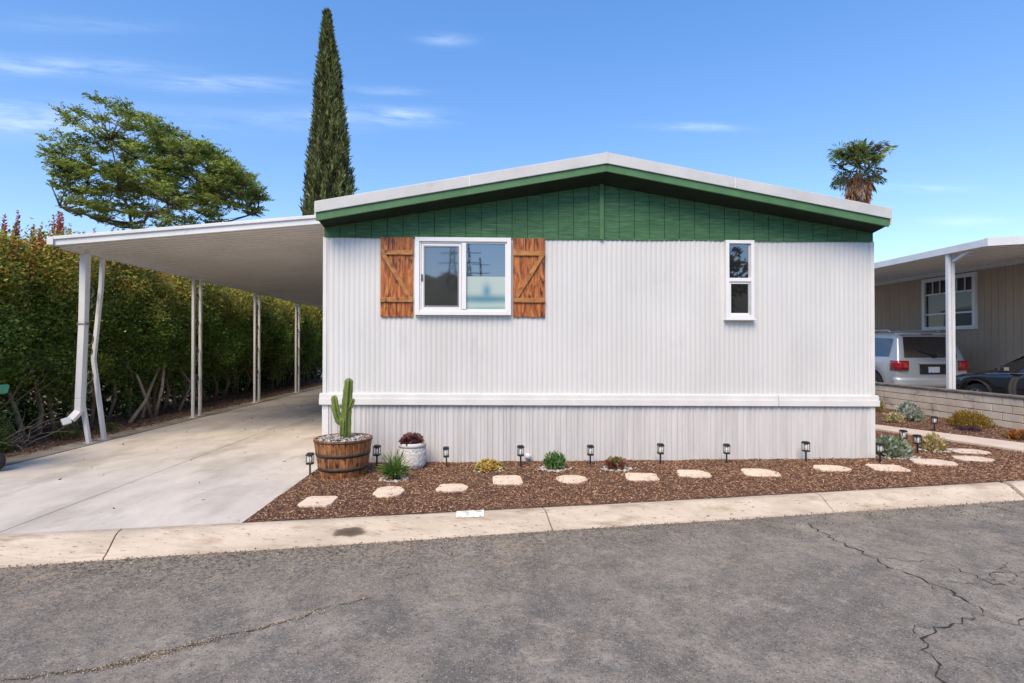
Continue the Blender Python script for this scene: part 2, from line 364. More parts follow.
CR = [([(2.96,3.97),(3.25,3.80),(3.44,3.84)], .004), ([(3.1,3.5),(3.0,3.42),(3.07,3.3)], .004), ([(2.62,2.92),(2.50,3.0),(2.42,2.9),(2.46,2.8)], .004), ([(3.42,3.53),(3.7,3.62),(4.0,3.6)], .005), ([(2.95,4.5),(3.2,4.35),(3.25,4.2)], .003), ([(4.2,4.6),(4.6,4.4),(5.1,4.3)], .003), ([(3.01,4.79),(2.92,4.41),(2.96,3.97),(3.0,3.68),(3.1,3.5),(3.04,3.32),(3.07,3.17),(3.05,3.05)], .009),
      ([(3.1,3.5),(3.26,3.55),(3.42,3.53)], .006), ([(3.05,3.05),(3.14,3.0),(3.5,3.05)], .009),
      ([(3.05,3.05),(2.84,3.0),(2.62,2.92),(2.43,2.78),(2.34,2.65),(2.28,2.46),(2.26,2.2)], .008),
      ([(3.44,3.84),(3.45,3.49),(3.56,3.41),(3.8,3.3)], .006), ([(3.94,3.85),(3.62,3.38)], .004), ([(5.04,5.25),(5.2,5.09),(5.31,4.95),(5.6,4.8)], .010),
      ([(-.05,4.0),(.15,3.8),(.2,3.62)], .002), ([(-.9,3.7),(-.4,3.85)], .002)]
for i, (p, wd) in enumerate(CR): ribbon('road_crack', p, wd*.75, M_crack, i, jag=.075)
ribbon('road_crack', [(-2.7,2.61),(-2.42,2.69),(-1.99,2.765),(-1.81,2.865),(-1.6,2.975),(-1.2,3.195),(-.95,3.4),(-.7,3.5)], .003, M_crack, 31, jag=.04)

# mulch beds and the walkway
M_mulch = mat('mulch', (.17,.085,.05), (.07,.035,.022), scale=22, rough=.95, bump=1, bscale=60, lo=.3, hi=.6)
M_walk = mat('walkway_concrete', (.70,.57,.44), (.60,.48,.37), scale=3, rough=.9, bump=.2)
near = [(5.6,13.6),(6.99,9.19),(7.65,7.12),(8.08,curb_far(8.1)+.02)]; far = [(6.0,13.8),(7.36,9.65),(8.26,7.7),(8.95,curb_far(8.95)+.02)]
mb = MB(); n = 4
for a in range(3):
    q = [near[a], near[a+1], far[a+1], far[a]]; mb.prism(q, -.08, .034 if a % 2 else .035)
tag(mb.build('walkway', M_walk), kind='structure')
def near_x(y): return float(np.interp(y, [p[1] for p in near][::-1], [p[0] for p in near][::-1]))
def far_x(y): return float(np.interp(y, [p[1] for p in far][::-1], [p[0] for p in far][::-1]))
def mulch_z(x, y):
    base = .012*noise.noise(Vector((x*1.7, y*1.7, 0)))+.008*noise.noise(Vector((x*6, y*6, 2)))
    e = min(1, max(0, (y-curb_far(x))/.35)); return .008+.006*e+base*e-.012*max(0, min(1, (y-5.9)))
mb = MB()
mb.grid(lambda u, v: (lambda x: (x, curb_far(x)+.006+(7.1-curb_far(x)-.006)*v, mulch_z(x, curb_far(x)+(7.1-curb_far(x))*v)))(-2.118+7.5*u), 150, 40)
def rb(u, v):
    y0 = curb_far(5.38)+.006; y = y0+(13.6-y0)*v; xa = 5.38 if y < 7.2 else 5.2; xb = near_x(max(y, 6.0))-.004; x = xa+(xb-xa)*u
    yy = y+(curb_far(x)-curb_far(5.38))*(1-v)**6; return (x, yy, mulch_z(x, yy))
mb.grid(rb, 40, 70)
def fb(u, v):
    y = 6.2+(13.6-6.2)*v; xa = far_x(y)+.004; x = xa+(9.72-xa)*u; yy = y+(curb_far(x)+.01-6.2)*(1-v)**5; return (x, yy, mulch_z(x, yy))
mb.grid(fb, 30, 70)
tag(mb.build('mulch_bed', M_mulch), kind='structure')
# loose bark chips
def chips(n, sampler):
    out = []
    while len(out) < n:
        p = sampler()
        if p: out.append(p)
    return out
def s1():
    x = random.uniform(-2.14, 8.4); y = random.uniform(4.5, 9.8)
    if y < curb_far(x)+.01: return
    if x < -2.10 + .02*noise.noise(Vector((0, y*6, 0))): return
    if -2.2 < x < 5.25 and y > 6.86: return
    if x > 5.25 and x > near_x(max(y, 6.0)) - .01: return
    if y > 7.5 and random.random() < .3: return
    return (x, y)
def s2():
    y = random.uniform(6.3, 13); x = random.uniform(far_x(y)+.01, 9.65)
    return (x, y)
pts = chips(85000, s1)+chips(18000, s2)
P = np.array([(x, y, mulch_z(x, y)+random.uniform(.0, .014)) for x, y in pts])
D = rng.normal(size=(len(P), 3)); D[:, 2] *= .28
o = leaves('bark_chips', P, D, rng.uniform(.012, .040, len(P)), rng.uniform(.004, .011, len(P)),
           pal(len(P), [(.40,.23,.13),(.27,.145,.082),(.50,.31,.19),(.07,.042,.03),(.58,.42,.29),(.33,.18,.105)], [.32,.22,.16,.11,.04,.15], .3), DRY, fold=.15)
tag(o, kind='stuff')
# grit and leaf litter scattered along the gutter, on the soil and the driveway edge
pts = []
for _ in range(5200):
    x = random.uniform(-6, 9); t = abs(random.gauss(0, .32)) if random.random() < .6 else abs(random.gauss(0, .08))
    pts.append((x, curb_near(x)-.01-t, -.115))
P = np.array(pts); D = rng.normal(size=(len(P), 3)); D[:, 2] *= .4
tag(leaves('gutter_grit', P, D, rng.uniform(.006, .02, len(P)), rng.uniform(.005, .014, len(P)), pal(len(P), [(.20,.16,.12),(.09,.07,.055),(.36,.30,.23)], None, .3), DRY), kind='stuff')
pts = [(random.uniform(-8.2, -6.45)+abs(random.gauss(0, .03)), random.uniform(5.5, 22), .02) for _ in range(9000)]
pts += [(random.uniform(-6.5, -2.2), random.uniform(5, 14), .012) for _ in range(60)]
P = np.array(pts); D = rng.normal(size=(len(P), 3)); D[:, 2] *= .3
tag(leaves('leaf_litter', P, D, rng.uniform(.02, .06, len(P)), rng.uniform(.012, .03, len(P)), pal(len(P), [(.20,.12,.07),(.11,.06,.035),(.30,.19,.11),(.26,.10,.05)], None, .3), DRY), kind='stuff')

pth = [(-2.7,2.61),(-2.42,2.69),(-1.99,2.765),(-1.81,2.865),(-1.6,2.975),(-1.2,3.195),(-.8,3.45)]; pts = []
for _ in range(3600):
    t = random.random()**1.5*(len(pth)-1); k = min(int(t), len(pth)-2); f = t-k; x = pth[k][0]*(1-f)+pth[k+1][0]*f; y = pth[k][1]*(1-f)+pth[k+1][1]*f
    if noise.noise(Vector((x*4, y*4, 11)))+random.gauss(0,.1) < -.08: continue
    sdv = .06*max(.25, .5+noise.noise(Vector((x*5, y*5, 4))))*(1-.75*t/len(pth)); pts.append((x+random.gauss(0, sdv), y+random.gauss(0, sdv*.6), -.122+.012*noise.noise(Vector((x*.6, y*.6, 0)))+.005))
P = np.array(pts); D = rng.normal(size=(len(P), 3)); D[:, 2] *= .25
tag(leaves('crack_silt', P, D, rng.uniform(.005, .014, len(P)), rng.uniform(.004, .010, len(P)), pal(len(P), [(.36,.29,.20),(.22,.17,.12),(.44,.37,.27)], None, .3), DRY), kind='stuff')

# hills across the street, seen only in the glass
M_hill = mat('hill_scrub', (.05,.06,.03), (.10,.09,.05), scale=.1, rough=.95, bump=1, bscale=2)
h = MB()
def hill(u, v):
    X = -320+640*u; Y = -120-260*v
    z = (31+8*noise.noise(Vector((X*.012, 0, 1)))+4*noise.noise(Vector((X*.05, 0, 3)))+2*noise.noise(Vector((X*.2, v*3, 3))))*min(1, v*3.2)**.8 - 1
    return (X, Y, z)
h.grid(hill, 260, 24); tag(h.build('hills', M_hill), kind='structure')

# ------------------------------------------------------------------ the mobile home
XL, XR, YF, YB = -2.15, 5.25, 6.90, 25.0
M_side = mat('painted_aluminium', (.69,.685,.655), (.62,.615,.585), scale=1.2, stretch=(1,1,.35), rough=.5, spec=.35, bump=.06, bscale=9, c3=(.56,.555,.54), s3=3.2, lo3=.58, hi3=.8)
M_skirt = mat('skirting_paint', (.65,.635,.61), (.55,.535,.51), scale=2.5, stretch=(3,3,.3), rough=.6, c3=(.47,.43,.39), s3=5, lo3=.62, hi3=.85)
M_trim = mat('white_trim', (.75,.735,.70), (.68,.665,.63), scale=3, rough=.5)
M_green = mat('green_wood', (.058,.162,.070), (.030,.100,.042), scale=7, stretch=(.35,1,6), rough=.75, bump=.5, bscale=14, bstretch=(.5,1,9), c3=(.11,.23,.12), s3=15, lo3=.5, hi3=.72)
M_greenf = mat('green_fascia', (.085,.205,.090), (.062,.160,.070), scale=5, rough=.65)
M_metal = mat('roof_edge_metal', (.60,.60,.585), (.50,.50,.485), scale=2.2, rough=.45, spec=.5, c3=(.42,.41,.39), s3=4, lo3=.6, hi3=.8)
M_vinyl = mat('vinyl_frame', (.82,.82,.81), (.78,.78,.77), rough=.35)
M_soff = mat('shaded_soffit', (.012,.030,.016), (.008,.018,.010), rough=.9)  # near-black green: the shade under the eave is put into its colour
M_dark = mat('dark_interior', (.02,.02,.02), (.012,.012,.012), rough=.9)
M_black = mat('black_metal', (.018,.018,.018), (.03,.03,.03), rough=.5, scale=30)
def glassmat(name, col, refl, rough=.02):
    m = bpy.data.materials.new(name); m.use_nodes = True; nt = m.node_tree; b = nt.nodes['Principled BSDF']
    b.inputs['Base Color'].default_value = (*col, 1); b.inputs['Roughness'].default_value = .3; b.inputs['Specular IOR Level'].default_value = .2
    gl = N(nt, 'ShaderNodeBsdfGlossy'); gl.inputs['Roughness'].default_value = rough; gl.inputs['Color'].default_value = (.95,.95,.95,1)
    mx = N(nt, 'ShaderNodeMixShader'); mx.inputs[0].default_value = refl
    nt.links.new(b.outputs[0], mx.inputs[1]); nt.links.new(gl.outputs[0], mx.inputs[2]); nt.links.new(mx.outputs[0], nt.nodes['Material Output'].inputs[0])
    tc = N(nt, 'ShaderNodeTexCoord'); n = N(nt, 'ShaderNodeTexNoise'); n.inputs['Scale'].default_value = 2.0; nt.links.new(tc.outputs['Object'], n.inputs['Vector'])
    bp = N(nt, 'ShaderNodeBump'); bp.inputs['Strength'].default_value = .03; bp.inputs['Distance'].default_value = .02; nt.links.new(n.outputs[0], bp.inputs['Height']); nt.links.new(bp.outputs[0], gl.inputs['Normal'])
    return m
M_glass = glassmat('window_glass', (.010,.011,.012), .24)
M_glass2 = glassmat('dark_window_glass', (.012,.011,.010), .22)
M_glass3 = glassmat('neighbour_glass', (.015,.016,.016), .05)
M_screen = glassmat('screened_glass', (.022,.021,.021), .20, .03)

home = empty('mobile_home', (1.55, 6.9, 0), 'white mobile home with corrugated siding, green gable and brown wooden shutters', 'mobile home')
def band_z(x): return .905-.062*(x-XL)/(XR-XL)          # the belt sags a little to the right
def corr(u):     # depth of one siding rib, narrow creases between broad convex pans
    t = u % 1.0; return (abs(math.sin(math.pi*t)))**.7
def sheet(mb, a, b, pitch, depth, zlo, zhi, nrm_, f, sub=8, nz=1, wob=0):
    a = Vector(a); b = Vector(b); L = (b-a).length; n = int(L/pitch*sub); nv = Vector(nrm_)
    vs = []
    for j in range(nz+1):
        for i in range(n+1):
            s = L*i/n; p = a+(b-a)*(i/n); z0 = zlo(p.x) if callable(zlo) else zlo; z = z0+(zhi-z0)*j/nz
            d = depth*f(s/pitch) + (wob*noise.noise(Vector((s*1.1, z*1.1, 7))) if wob else 0)
            vs.append((p.x+nv.x*d, p.y+nv.y*d, z))
    mb.add(vs, [(j*(n+1)+i, j*(n+1)+i+1, (j+1)*(n+1)+i+1, (j+1)*(n+1)+i) for j in range(nz) for i in range(n)], True)
sd_ = MB()
sheet(sd_, (XL,YF,0), (XR,YF,0), .0668, .009, band_z, 2.965, (0,-1,0), corr, 8, 24, .012)
sheet(sd_, (XR,YF,0), (XR,YB,0), .0668, .009, .84, 3.2, (1,0,0), corr, 6, 2)
sheet(sd_, (XL,YB,0), (XL,YF,0), .0668, .009, .90, 3.2, (-1,0,0), corr, 6, 2)
sheet(sd_, (XR,YB,0), (XL,YB,0), .0668, .009, .84, 3.2, (0,1,0), corr, 4, 1)
sd_.build('siding', M_side, home)
# skirting: panels with ribs at uneven spacing
GR = [0, .05, .066, .115, .131, .197, .213, .26, .276]
def skirtf(s):
    t = (s*1.0) % .30
    d = min(abs(t-g_) for g_ in GR+[.30]); return 0 if d < .0045 else min(1, (d-.0045)/.006)
sk = MB()
def sksheet(a, b, nv, zhi):
    a = Vector(a); b = Vector(b); L = (b-a).length; n = int(L/.0062) if nv[1] < 0 else int(L/.02); vs = []
    for z in (-.06, zhi):
        for i in range(n+1):
            p = a+(b-a)*(i/n); d = .010*skirtf(L*i/n); zz = z if z < 0 else (band_z(p.x)-.12 if nv[1] < 0 else z); vs.append((p.x+nv[0]*d, p.y+nv[1]*d, zz))
    sk.add(vs, [(i, i+1, n+2+i, n+1+i) for i in range(n)])
sksheet((XL-.01,YF-.01,0), (XR-.01,YF-.01,0), (0,-1), .8)
sksheet((XR-.01,YF,0), (XR-.01,YB,0), (1,0), .75); sksheet((XL-.01,YB,0), (XL-.01,YF-.01,0), (-1,0), .8); sksheet((XR,YB,0), (XL,YB,0), (0,1), .75)
sk.build('skirting', M_skirt, home)
# belt trim in two steps round the house
tb = MB()
def belt(x0, x1):
    for (za, zb, d) in ((-.135, -.055, .050), (-.055, .0, .036), (.0, .014, .020)):
        vs = []
        for x in (x0, x1):
            zc = band_z(x); vs += [(x, YF-d-.01, zc+za), (x, YF-d-.01, zc+zb), (x, YF+.0, zc+zb), (x, YF+.0, zc+za)]
        tb.add(vs, [(0,1,5,4),(1,2,6,5),(3,0,4,7),(2,3,7,6),(0,3,2,1),(4,5,6,7)])
belt(XL-.05, 3.897); belt(3.903, XR+.055)
tb.box(XL-.052, XL-.003, YF+.002, YB, .77, .903); tb.box(XR+.003, XR+.055, YF+.002, YB, .71, .84)
tb.build('belt_trim', M_trim, home, bevel=.004)
MB().box(XL-.016, XL+.03, YF-.017, YF+.03, .92, 2.96).build('corner_trim', M_trim, home)
MB().box(XR-.035, XR+.018, YF-.017, YF+.03, .86, 2.96).build('corner_trim', M_trim, home)
MB().box(XL-.02, XL+.06, YF-.026, YF+.03, -.05, .765).build('corner_trim', M_trim, home)
MB().box(XR-.05, XR+.012, YF-.026, YF+.03, -.05, .705).build('corner_trim', M_trim, home)
# gable of grooved boards
PX, EZ, PZ = 1.50, 3.15, 3.82       # underside of the roof at the eaves and the ridge
def slope(x): return EZ+(PZ-EZ)*(1-abs(x-PX)/((PX-XL) if x < PX else (XR-PX)))
gb = MB(); x = XL-.004; pitch = .205; i = 0
gb.xprism([(XL-.004, 2.955), (XR+.004, 2.955), (XR+.004, EZ), (PX, PZ), (XL-.004, EZ)], YF-.004, YF+.03)
while x < XR:
    x2 = min(XR+.004, x+pitch); a, b_ = x+.004, x2-.004
    top = [(b_, slope(b_))] + ([(PX, PZ)] if a < PX < b_ else []) + [(a, slope(a))]
    gb.xprism([(a, 2.950), (b_, 2.950)]+top, YF-.020, YF-.006); x = x2; i += 1
gb.build('gable', M_green, home)
MB().xprism([(PX-.028, 2.952), (PX+.028, 2.952), (PX+.028, PZ-.003), (PX-.028, PZ-.003)], YF-.045, YF-.021).build('gable_batten', M_greenf, home)
# roof: deck, soffit, metal edge over a green board
def slab(mb, x0, z0, x1, z1, y0, y1, t0, t1):
    vs = [(x0,y0,z0+t0),(x1,y0,z1+t0),(x1,y0,z1+t1),(x0,y0,z0+t1),(x0,y1,z0+t0),(x1,y1,z1+t0),(x1,y1,z1+t1),(x0,y1,z0+t1)]
    return mb.add(vs, [(0,1,2,3),(7,6,5,4),(0,4,5,1),(1,5,6,2),(2,6,7,3),(3,7,4,0)])
YR = 6.56; OX = .0
ro = MB()
M_roof = mat('roof_coating', (.62,.62,.60), (.50,.50,.48), scale=1, rough=.6)
for s, xe in ((-1, XL-OX), (1, XR+OX)):
    slab(ro, PX, PZ, xe, EZ, YR+.04, YB+.2, .004, .14)
ro.build('roof', M_roof, home)
for xe in (XL-OX, XR+OX):
    sg = -1 if xe < 0 else 1
    slab(MB(), PX+sg*.0005, PZ, xe+sg*(.018 if sg < 0 else 0), EZ, YR-.018, YR+.0, .038, .180).build('roof_edge', M_metal, home, bevel=.006)
    slab(MB(), PX+sg*.0005, PZ, xe+sg*(.004 if sg < 0 else -.02), EZ, YR+.003, YR+.036, -.055, .06).build('fascia_board', M_greenf, home)
    sv = [(PX+sg*.0005, YR+.038, PZ-.03), (xe, YR+.038, EZ-.03), (xe, YF-.022, EZ-.075), (PX+sg*.0005, YF-.022, PZ-.135)]  # falls towards the wall, widening the dark band that stands for eave shade
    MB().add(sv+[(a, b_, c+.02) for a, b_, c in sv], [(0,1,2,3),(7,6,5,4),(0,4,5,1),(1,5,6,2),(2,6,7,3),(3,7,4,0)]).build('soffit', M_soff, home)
    MB().box(min(xe+sg*.002, xe+sg*.03), max(xe+sg*.002, xe+sg*.03), YR+.02, YB+.2, EZ-.02, EZ+.15).build('eave_board', M_trim, home)
for xx in (-.25, 3.16): slab(MB(), xx, slope(xx), xx+.012, slope(xx+.012), YR-.0215, YR-.0185, .040, .178).build('edge_seam', M_trim, home)
slab(MB(), PX-.012, PZ-.0, PX+.012, PZ, YR-.026, YR-.0185, .037, .182).build('edge_seam', M_metal, home)

def frame(mb, x0, x1, z0, z1, t, y0, y1):
    mb.box(x0, x0+t, y0, y1, z0, z1); mb.box(x1-t, x1, y0, y1, z0, z1); mb.box(x0+t+.0002, x1-t-.0002, y0, y1, z1-t, z1); mb.box(x0+t+.0002, x1-t-.0002, y0, y1, z0, z0+t); return mb
# the wide sliding window
wf = frame(MB(), -.965, .29, 1.935, 2.955, .055, YF-.075, YF-.011)
frame(wf, -.91, .235, 1.99, 2.90, .022, YF-.055, YF-.012)
wf.box(-.36, -.30, YF-.068, YF-.012, 2.012, 2.878)
win = wf.build('window', M_vinyl, home, bevel=.004)
sash = frame(MB(), -.885, -.365, 2.015, 2.875, .03, YF-.050, YF-.030); sash.build('sash', M_vinyl, win, bevel=.003)
frame(MB(), -.852, -.398, 2.048, 2.842, .012, YF-.056, YF-.0505).build('screen_frame', mat('grey_frame', (.30,.30,.30), rough=.5), win)
MB().box(-.884, -.868, YF-.062, YF-.0505, 2.38, 2.47).build('latch', M_black, win)
MB().box(-.855, -.395, YF-.040, YF-.036, 2.045, 2.845).build('insect_screen', M_screen, win)
MB().box(-.299, .212, YF-.032, YF-.028, 2.452, 2.878).build('pane', M_glass, win)
# obscured lower half of the right light: milky film with washed blue shapes
mf = bpy.data.materials.new('frosted_film'); mf.use_nodes = True; nt = mf.node_tree; b = nt.nodes['Principled BSDF']; b.inputs['Roughness'].default_value = .25
tcn = N(nt, 'ShaderNodeTexCoord'); sp = N(nt, 'ShaderNodeSeparateXYZ'); nt.links.new(tcn.outputs['Object'], sp.inputs[0])
def gauss(cx, cz, wx, wz):
    a = math_(nt, 'DIVIDE', math_(nt, 'SUBTRACT', sp.outputs[0], cx), wx); c = math_(nt, 'DIVIDE', math_(nt, 'SUBTRACT', sp.outputs[2], cz), wz)
    return math_(nt, 'EXPONENT', math_(nt, 'MULTIPLY', math_(nt, 'ADD', math_(nt, 'MULTIPLY', a, a), math_(nt, 'MULTIPLY', c, c)), -1))
def mixc(f, a, c):
    n = N(nt, 'ShaderNodeMix', data_type='RGBA'); nt.links.new(f, n.inputs[0])
    for i, v in ((6, a), (7, c)):
        if isinstance(v, tuple): n.inputs[i].default_value = (*v, 1)
        else: nt.links.new(v, n.inputs[i])
    return n.outputs[2]
WX, WZ = 1.55, 0
c = mixc(gauss(-.04-WX, 2.15, .6, .055), (.44,.54,.50), (.10,.25,.30))
c = mixc(gauss(-.03-WX, 2.25, .055, .10), c, (.13,.29,.35)); c = mixc(gauss(.0-WX, 2.02, .5, .03), c, (.25,.36,.34))
nt.links.new(c, b.inputs['Base Color'])
MB().box(-.299, .212, YF-.032, YF-.028, 2.013, 2.449).build('frosted_pane', mf, win)
# the narrow window
wf = frame(MB(), 3.175, 3.565, 1.90, 2.952, .045, YF-.075, YF-.011)
wf.box(3.165, 3.585, YF-.085, YF-.011, 1.875, 1.899); wf.box(3.2202, 3.5198, YF-.072, YF-.012, 2.395, 2.445)
win2 = wf.build('window', M_vinyl, home, bevel=.004)
M_gf = mat('grey_vinyl', (.52,.53,.53), rough=.5)
s2_ = frame(MB(), 3.222, 3.518, 1.947, 2.393, .026, YF-.056, YF-.032); s2_.build('sash', M_vinyl, win2)
MB().box(3.495, 3.518, YF-.064, YF-.0565, 1.96, 2.38).build('track', M_gf, win2); MB().box(3.492, 3.518, YF-.05, YF-.036, 2.447, 2.905).build('track', M_gf, win2)
MB().box(3.249, 3.491, YF-.042, YF-.038, 1.974, 2.366).build('pane', M_glass2, win2)
MB().box(3.222, 3.491, YF-.042, YF-.038, 2.447, 2.905).build('pane', M_glass2, win2)

# shutters
def woodmat(name, cols, sc=(26,26,2.2), rough=.5):
    m = bpy.data.materials.new(name); m.use_nodes = True; nt = m.node_tree; b = nt.nodes['Principled BSDF']; L = nt.links.new
    b.inputs['Roughness'].default_value = rough
    tc = N(nt, 'ShaderNodeTexCoord'); mp = N(nt, 'ShaderNodeMapping'); mp.inputs['Scale'].default_value = sc; L(tc.outputs['Object'], mp.inputs[0])
    n1 = N(nt, 'ShaderNodeTexNoise'); n1.inputs['Scale'].default_value = 1; n1.inputs['Detail'].default_value = 7; n1.inputs['Distortion'].default_value = 1.6; n1.inputs['Roughness'].default_value = .65; L(mp.outputs[0], n1.inputs['Vector'])
    mp2 = N(nt, 'ShaderNodeMapping'); mp2.inputs['Scale'].default_value = (1, 1, .55); L(tc.outputs['Object'], mp2.inputs[0])
    n2 = N(nt, 'ShaderNodeTexVoronoi'); n2.inputs['Scale'].default_value = 9; L(mp2.outputs[0], n2.inputs['Vector'])
    cr = N(nt, 'ShaderNodeValToRGB'); e = cr.color_ramp.elements; e[0].position = .36; e[0].color = (*cols[0], 1); e[1].position = .62; e[1].color = (*cols[2], 1)
    k = e.new(.47); k.color = (*cols[1], 1); L(n1.outputs[0], cr.inputs[0])
    kn = N(nt, 'ShaderNodeMapRange'); kn.inputs[1].default_value = .22; kn.inputs[2].default_value = .07; L(n2.outputs['Distance'], kn.inputs[0])
    mx = N(nt, 'ShaderNodeMix', data_type='RGBA'); L(math_(nt, 'MULTIPLY', kn.outputs[0], .85), mx.inputs[0]); L(cr.outputs[0], mx.inputs[6]); mx.inputs[7].default_value = (*[q*.35 for q in cols[0]], 1)
    L(mx.outputs[2], b.inputs['Base Color'])
    bp = N(nt, 'ShaderNodeBump'); bp.inputs['Strength'].default_value = .3; bp.inputs['Distance'].default_value = .004; L(n1.outputs[0], bp.inputs['Height']); L(bp.outputs[0], b.inputs['Normal'])
    return m
M_wood = woodmat('stained_cedar', ((.045,.010,.004), (.31,.078,.014), (.54,.205,.045)), (24,24,3.4))
M_rail = woodmat('stained_rail', ((.17,.06,.015), (.36,.145,.035), (.48,.22,.06)), (5,26,9))
for x0, sgn in ((-1.42, 1), (.318, -1)):
    x1 = x0+.425; mb = MB(); k = 4; wv = (x1-x0)/k
    for i in range(k): mb.box(x0+i*wv+.0015, x0+(i+1)*wv-.0015, YF-.034, YF-.0115, 1.915+random.uniform(-.003,.003), 2.958)
    sh = mb.build('shutter', M_wood, home, bevel=.002)
    MB().box(x0+.002, x1-.002, YF-.056, YF-.035, 2.725, 2.785).build('rail', M_rail, sh, bevel=.003)
    MB().box(x0+.002, x1-.002, YF-.056, YF-.035, 2.105, 2.165).build('rail', M_rail, sh, bevel=.003)
    a, b_ = ((x0+.045, 2.724), (x1-.035, 2.166)) if sgn > 0 else ((x1-.045, 2.724), (x0+.035, 2.166))
    mb = MB(); hw = .032
    mb.xprism([(a[0]-hw, a[1]), (b_[0]-hw, b_[1]), (b_[0]+hw, b_[1]), (a[0]+hw, a[1])], YF-.054, YF-.035)
    mb.build('brace', M_rail, sh)
# odds and ends low on the wall
pc = MB(); pc.tube([(.51, YF-.01, .085), (.51, YF-.10, .085)], .035, 14); pc.tube([(.51, YF-.1005, .085), (.51, YF-.115, .085)], .045, 14); pc.build('pipe_cap', M_trim, home)
sp_ = MB(); sp_.tube([(XL-.035, YF+.10, .30), (XL-.035, YF+.10, .16), (XL-.05, YF+.02, .11), (XL-.05, YF-.06, .10)], .038, 12); sp_.build('drain_pipe', M_trim, home)

# ------------------------------------------------------------------ the carport
M_awn = mat('carport_panel', (.82,.79,.75), (.74,.71,.67), scale=1.2, rough=.5, c3=(.62,.58,.53), s3=.7, lo3=.6, hi3=.8)
M_white = mat('white_enamel', (.74,.74,.73), (.66,.66,.64), scale=2.5, rough=.45, c3=(.50,.47,.42), s3=7, lo3=.66, hi3=.85)
M_iron = mat('wrought_iron', (.22,.22,.21), (.08,.08,.08), rough=.6)
cp = empty('carport', (-6.29, 8.5, 0), 'white metal carport roof over the concrete driveway beside the white home', 'carport')
CX0, CX1, CY0, CY1 = -6.35, XL-.035, 7.9, 24.0
def cz(x): return 3.03+(3.42-3.03)*(x-CX0)/(CX1-CX0)
pn = MB()       # pans running from the home to the outer beam, ribbed underneath
n = int((CY1-CY0)/.1524)
for i in range(n):
    y = CY0+.02+i*.1524
    pr = [(0, 0), (.110, 0), (.114, .05), (.148, .05), (.1524, 0)]
    for (a, za), (b_, zb) in zip(pr[:-1], pr[1:]):
        pn.add([(CX0+.03, y+a, cz(CX0)+za), (CX1, y+a, cz(CX1)+za), (CX1, y+b_, cz(CX1)+zb), (CX0+.03, y+b_, cz(CX0)+zb)], [(0,1,2,3)])
pn.add([(CX0+.02, CY0, cz(CX0)+.065), (CX1, CY0, cz(CX1)+.065), (CX1, CY1, cz(CX1)+.065), (CX0+.02, CY1, cz(CX0)+.065)], [(0,1,2,3)])
pn.build('roof_panel', M_awn, cp)
fz = MB(); slab(fz, CX0, cz(CX0), CX1, cz(CX1), CY0-.04, CY0, -.035, .085); slab(fz, CX0, cz(CX0), CX1, cz(CX1), CY0-.065, CY0-.041, .05, .10); fz.build('front_fascia', M_white, cp, bevel=.006)
gt = MB(); gt.box(CX0-.07, CX0-.064, CY0-.066, CY1, 3.01, 3.12); gt.box(CX0-.063, CX0+.02, CY0-.066, CY1, 3.004, 3.010); gt.box(CX0-.07, CX0+.02, CY0-.072, CY0-.0665, 3.004, 3.12)
gt.build('gutter', M_white, cp, bevel=.003)
sc = MB()       # scalloped lip along the outer edge
y = CY0+.1
while y < CY1-.2:
    for k in range(3): pass
    sc.box(CX0+.022, CX0+.028, y, y+.085, 2.955, 3.003); y += .135
sc.box(CX0+.022, CX0+.028, CY0, CY1, 3.0032, 3.03); sc.build('scalloped_lip', M_white, cp)
MB().box(-6.33, -6.25, CY0+.05, CY1, 2.965, 3.038).build('beam', M_white, cp)
MB().box(CX1-.05, CX1, CY0+.01, CY1, 3.33, 3.405).build('wall_hanger', M_white, cp)
def scroll(mb, y, z, h, sy=1):
    pts = []
    for i in range(26):
        t = i/25; a = t*2.6*math.pi; r = .055*(1-.72*t)
    for s in (1, -1):
        P = []
        for i in range(22):
            t = i/21; a = math.pi*(-.5+1.9*t); r = .078*(1-.5*t)
            P.append((-6.29, y+sy*s*(.0+r*math.cos(a)), z+s*(h*.27+r*math.sin(a)*1.25)))
        mb.tube([(-6.29, y, z)]+P, .011, 5)
for i, y in enumerate((8.5, 11.36, 14.27, 17.25, 20.2)):
    po = MB()
    if i == 0:    # the front post has been knocked and is kinked halfway
        A = [(-6.24, 8.42, .0), (-6.34, 8.42, .62), (-6.30, 8.42, 2.0), (-6.27, 8.42, 3.0)]
        B = [(-6.24, 8.74, .0), (-6.40, 8.72, 1.32), (-6.29, 8.72, 2.5), (-6.27, 8.72, 3.0)]
        for L_ in (A, B):
            for a, b_ in zip(L_[:-1], L_[1:]): po.bar(a, b_, .052, .052, (0,1,0))
    else:
        for dy in (0, .27): po.box(-6.315, -6.265, y+dy-.025, y+dy+.025, .008, 3.0)
    for dy in (0, .30): po.box(-6.34, -6.20, y+dy-.08, y+dy+.04, .012, .02)
    p = po.build('post', M_white, cp)
    for z in ((.95, 1.55, 2.3) if i == 0 else (.75, 1.35, 1.95, 2.5)):
        si = MB(); scroll(si, y+(.07 if i == 0 else .135), z, .36 if i == 0 else .3)
        o = si.build('scroll', M_iron, p)
        if i == 0: o.location.x -= .06
ds = MB()
for a, b_ in zip([(-6.27,8.34,2.97), (-6.285,8.34,1.9), (-6.33,8.34,.72)], [(-6.285,8.34,1.9), (-6.33,8.34,.72), (-6.335,8.34,.50)]): ds.bar(a, b_, .095, .075, (0,1,0))
ds.bar((-6.335,8.34,.52), (-6.39,8.25,.40), .10, .078, (0,1,0)); ds.bar((-6.39,8.25,.40), (-6.46,8.17,.37), .10, .078, (0,1,0))
d = ds.build('downspout', M_white, cp, bevel=.008)
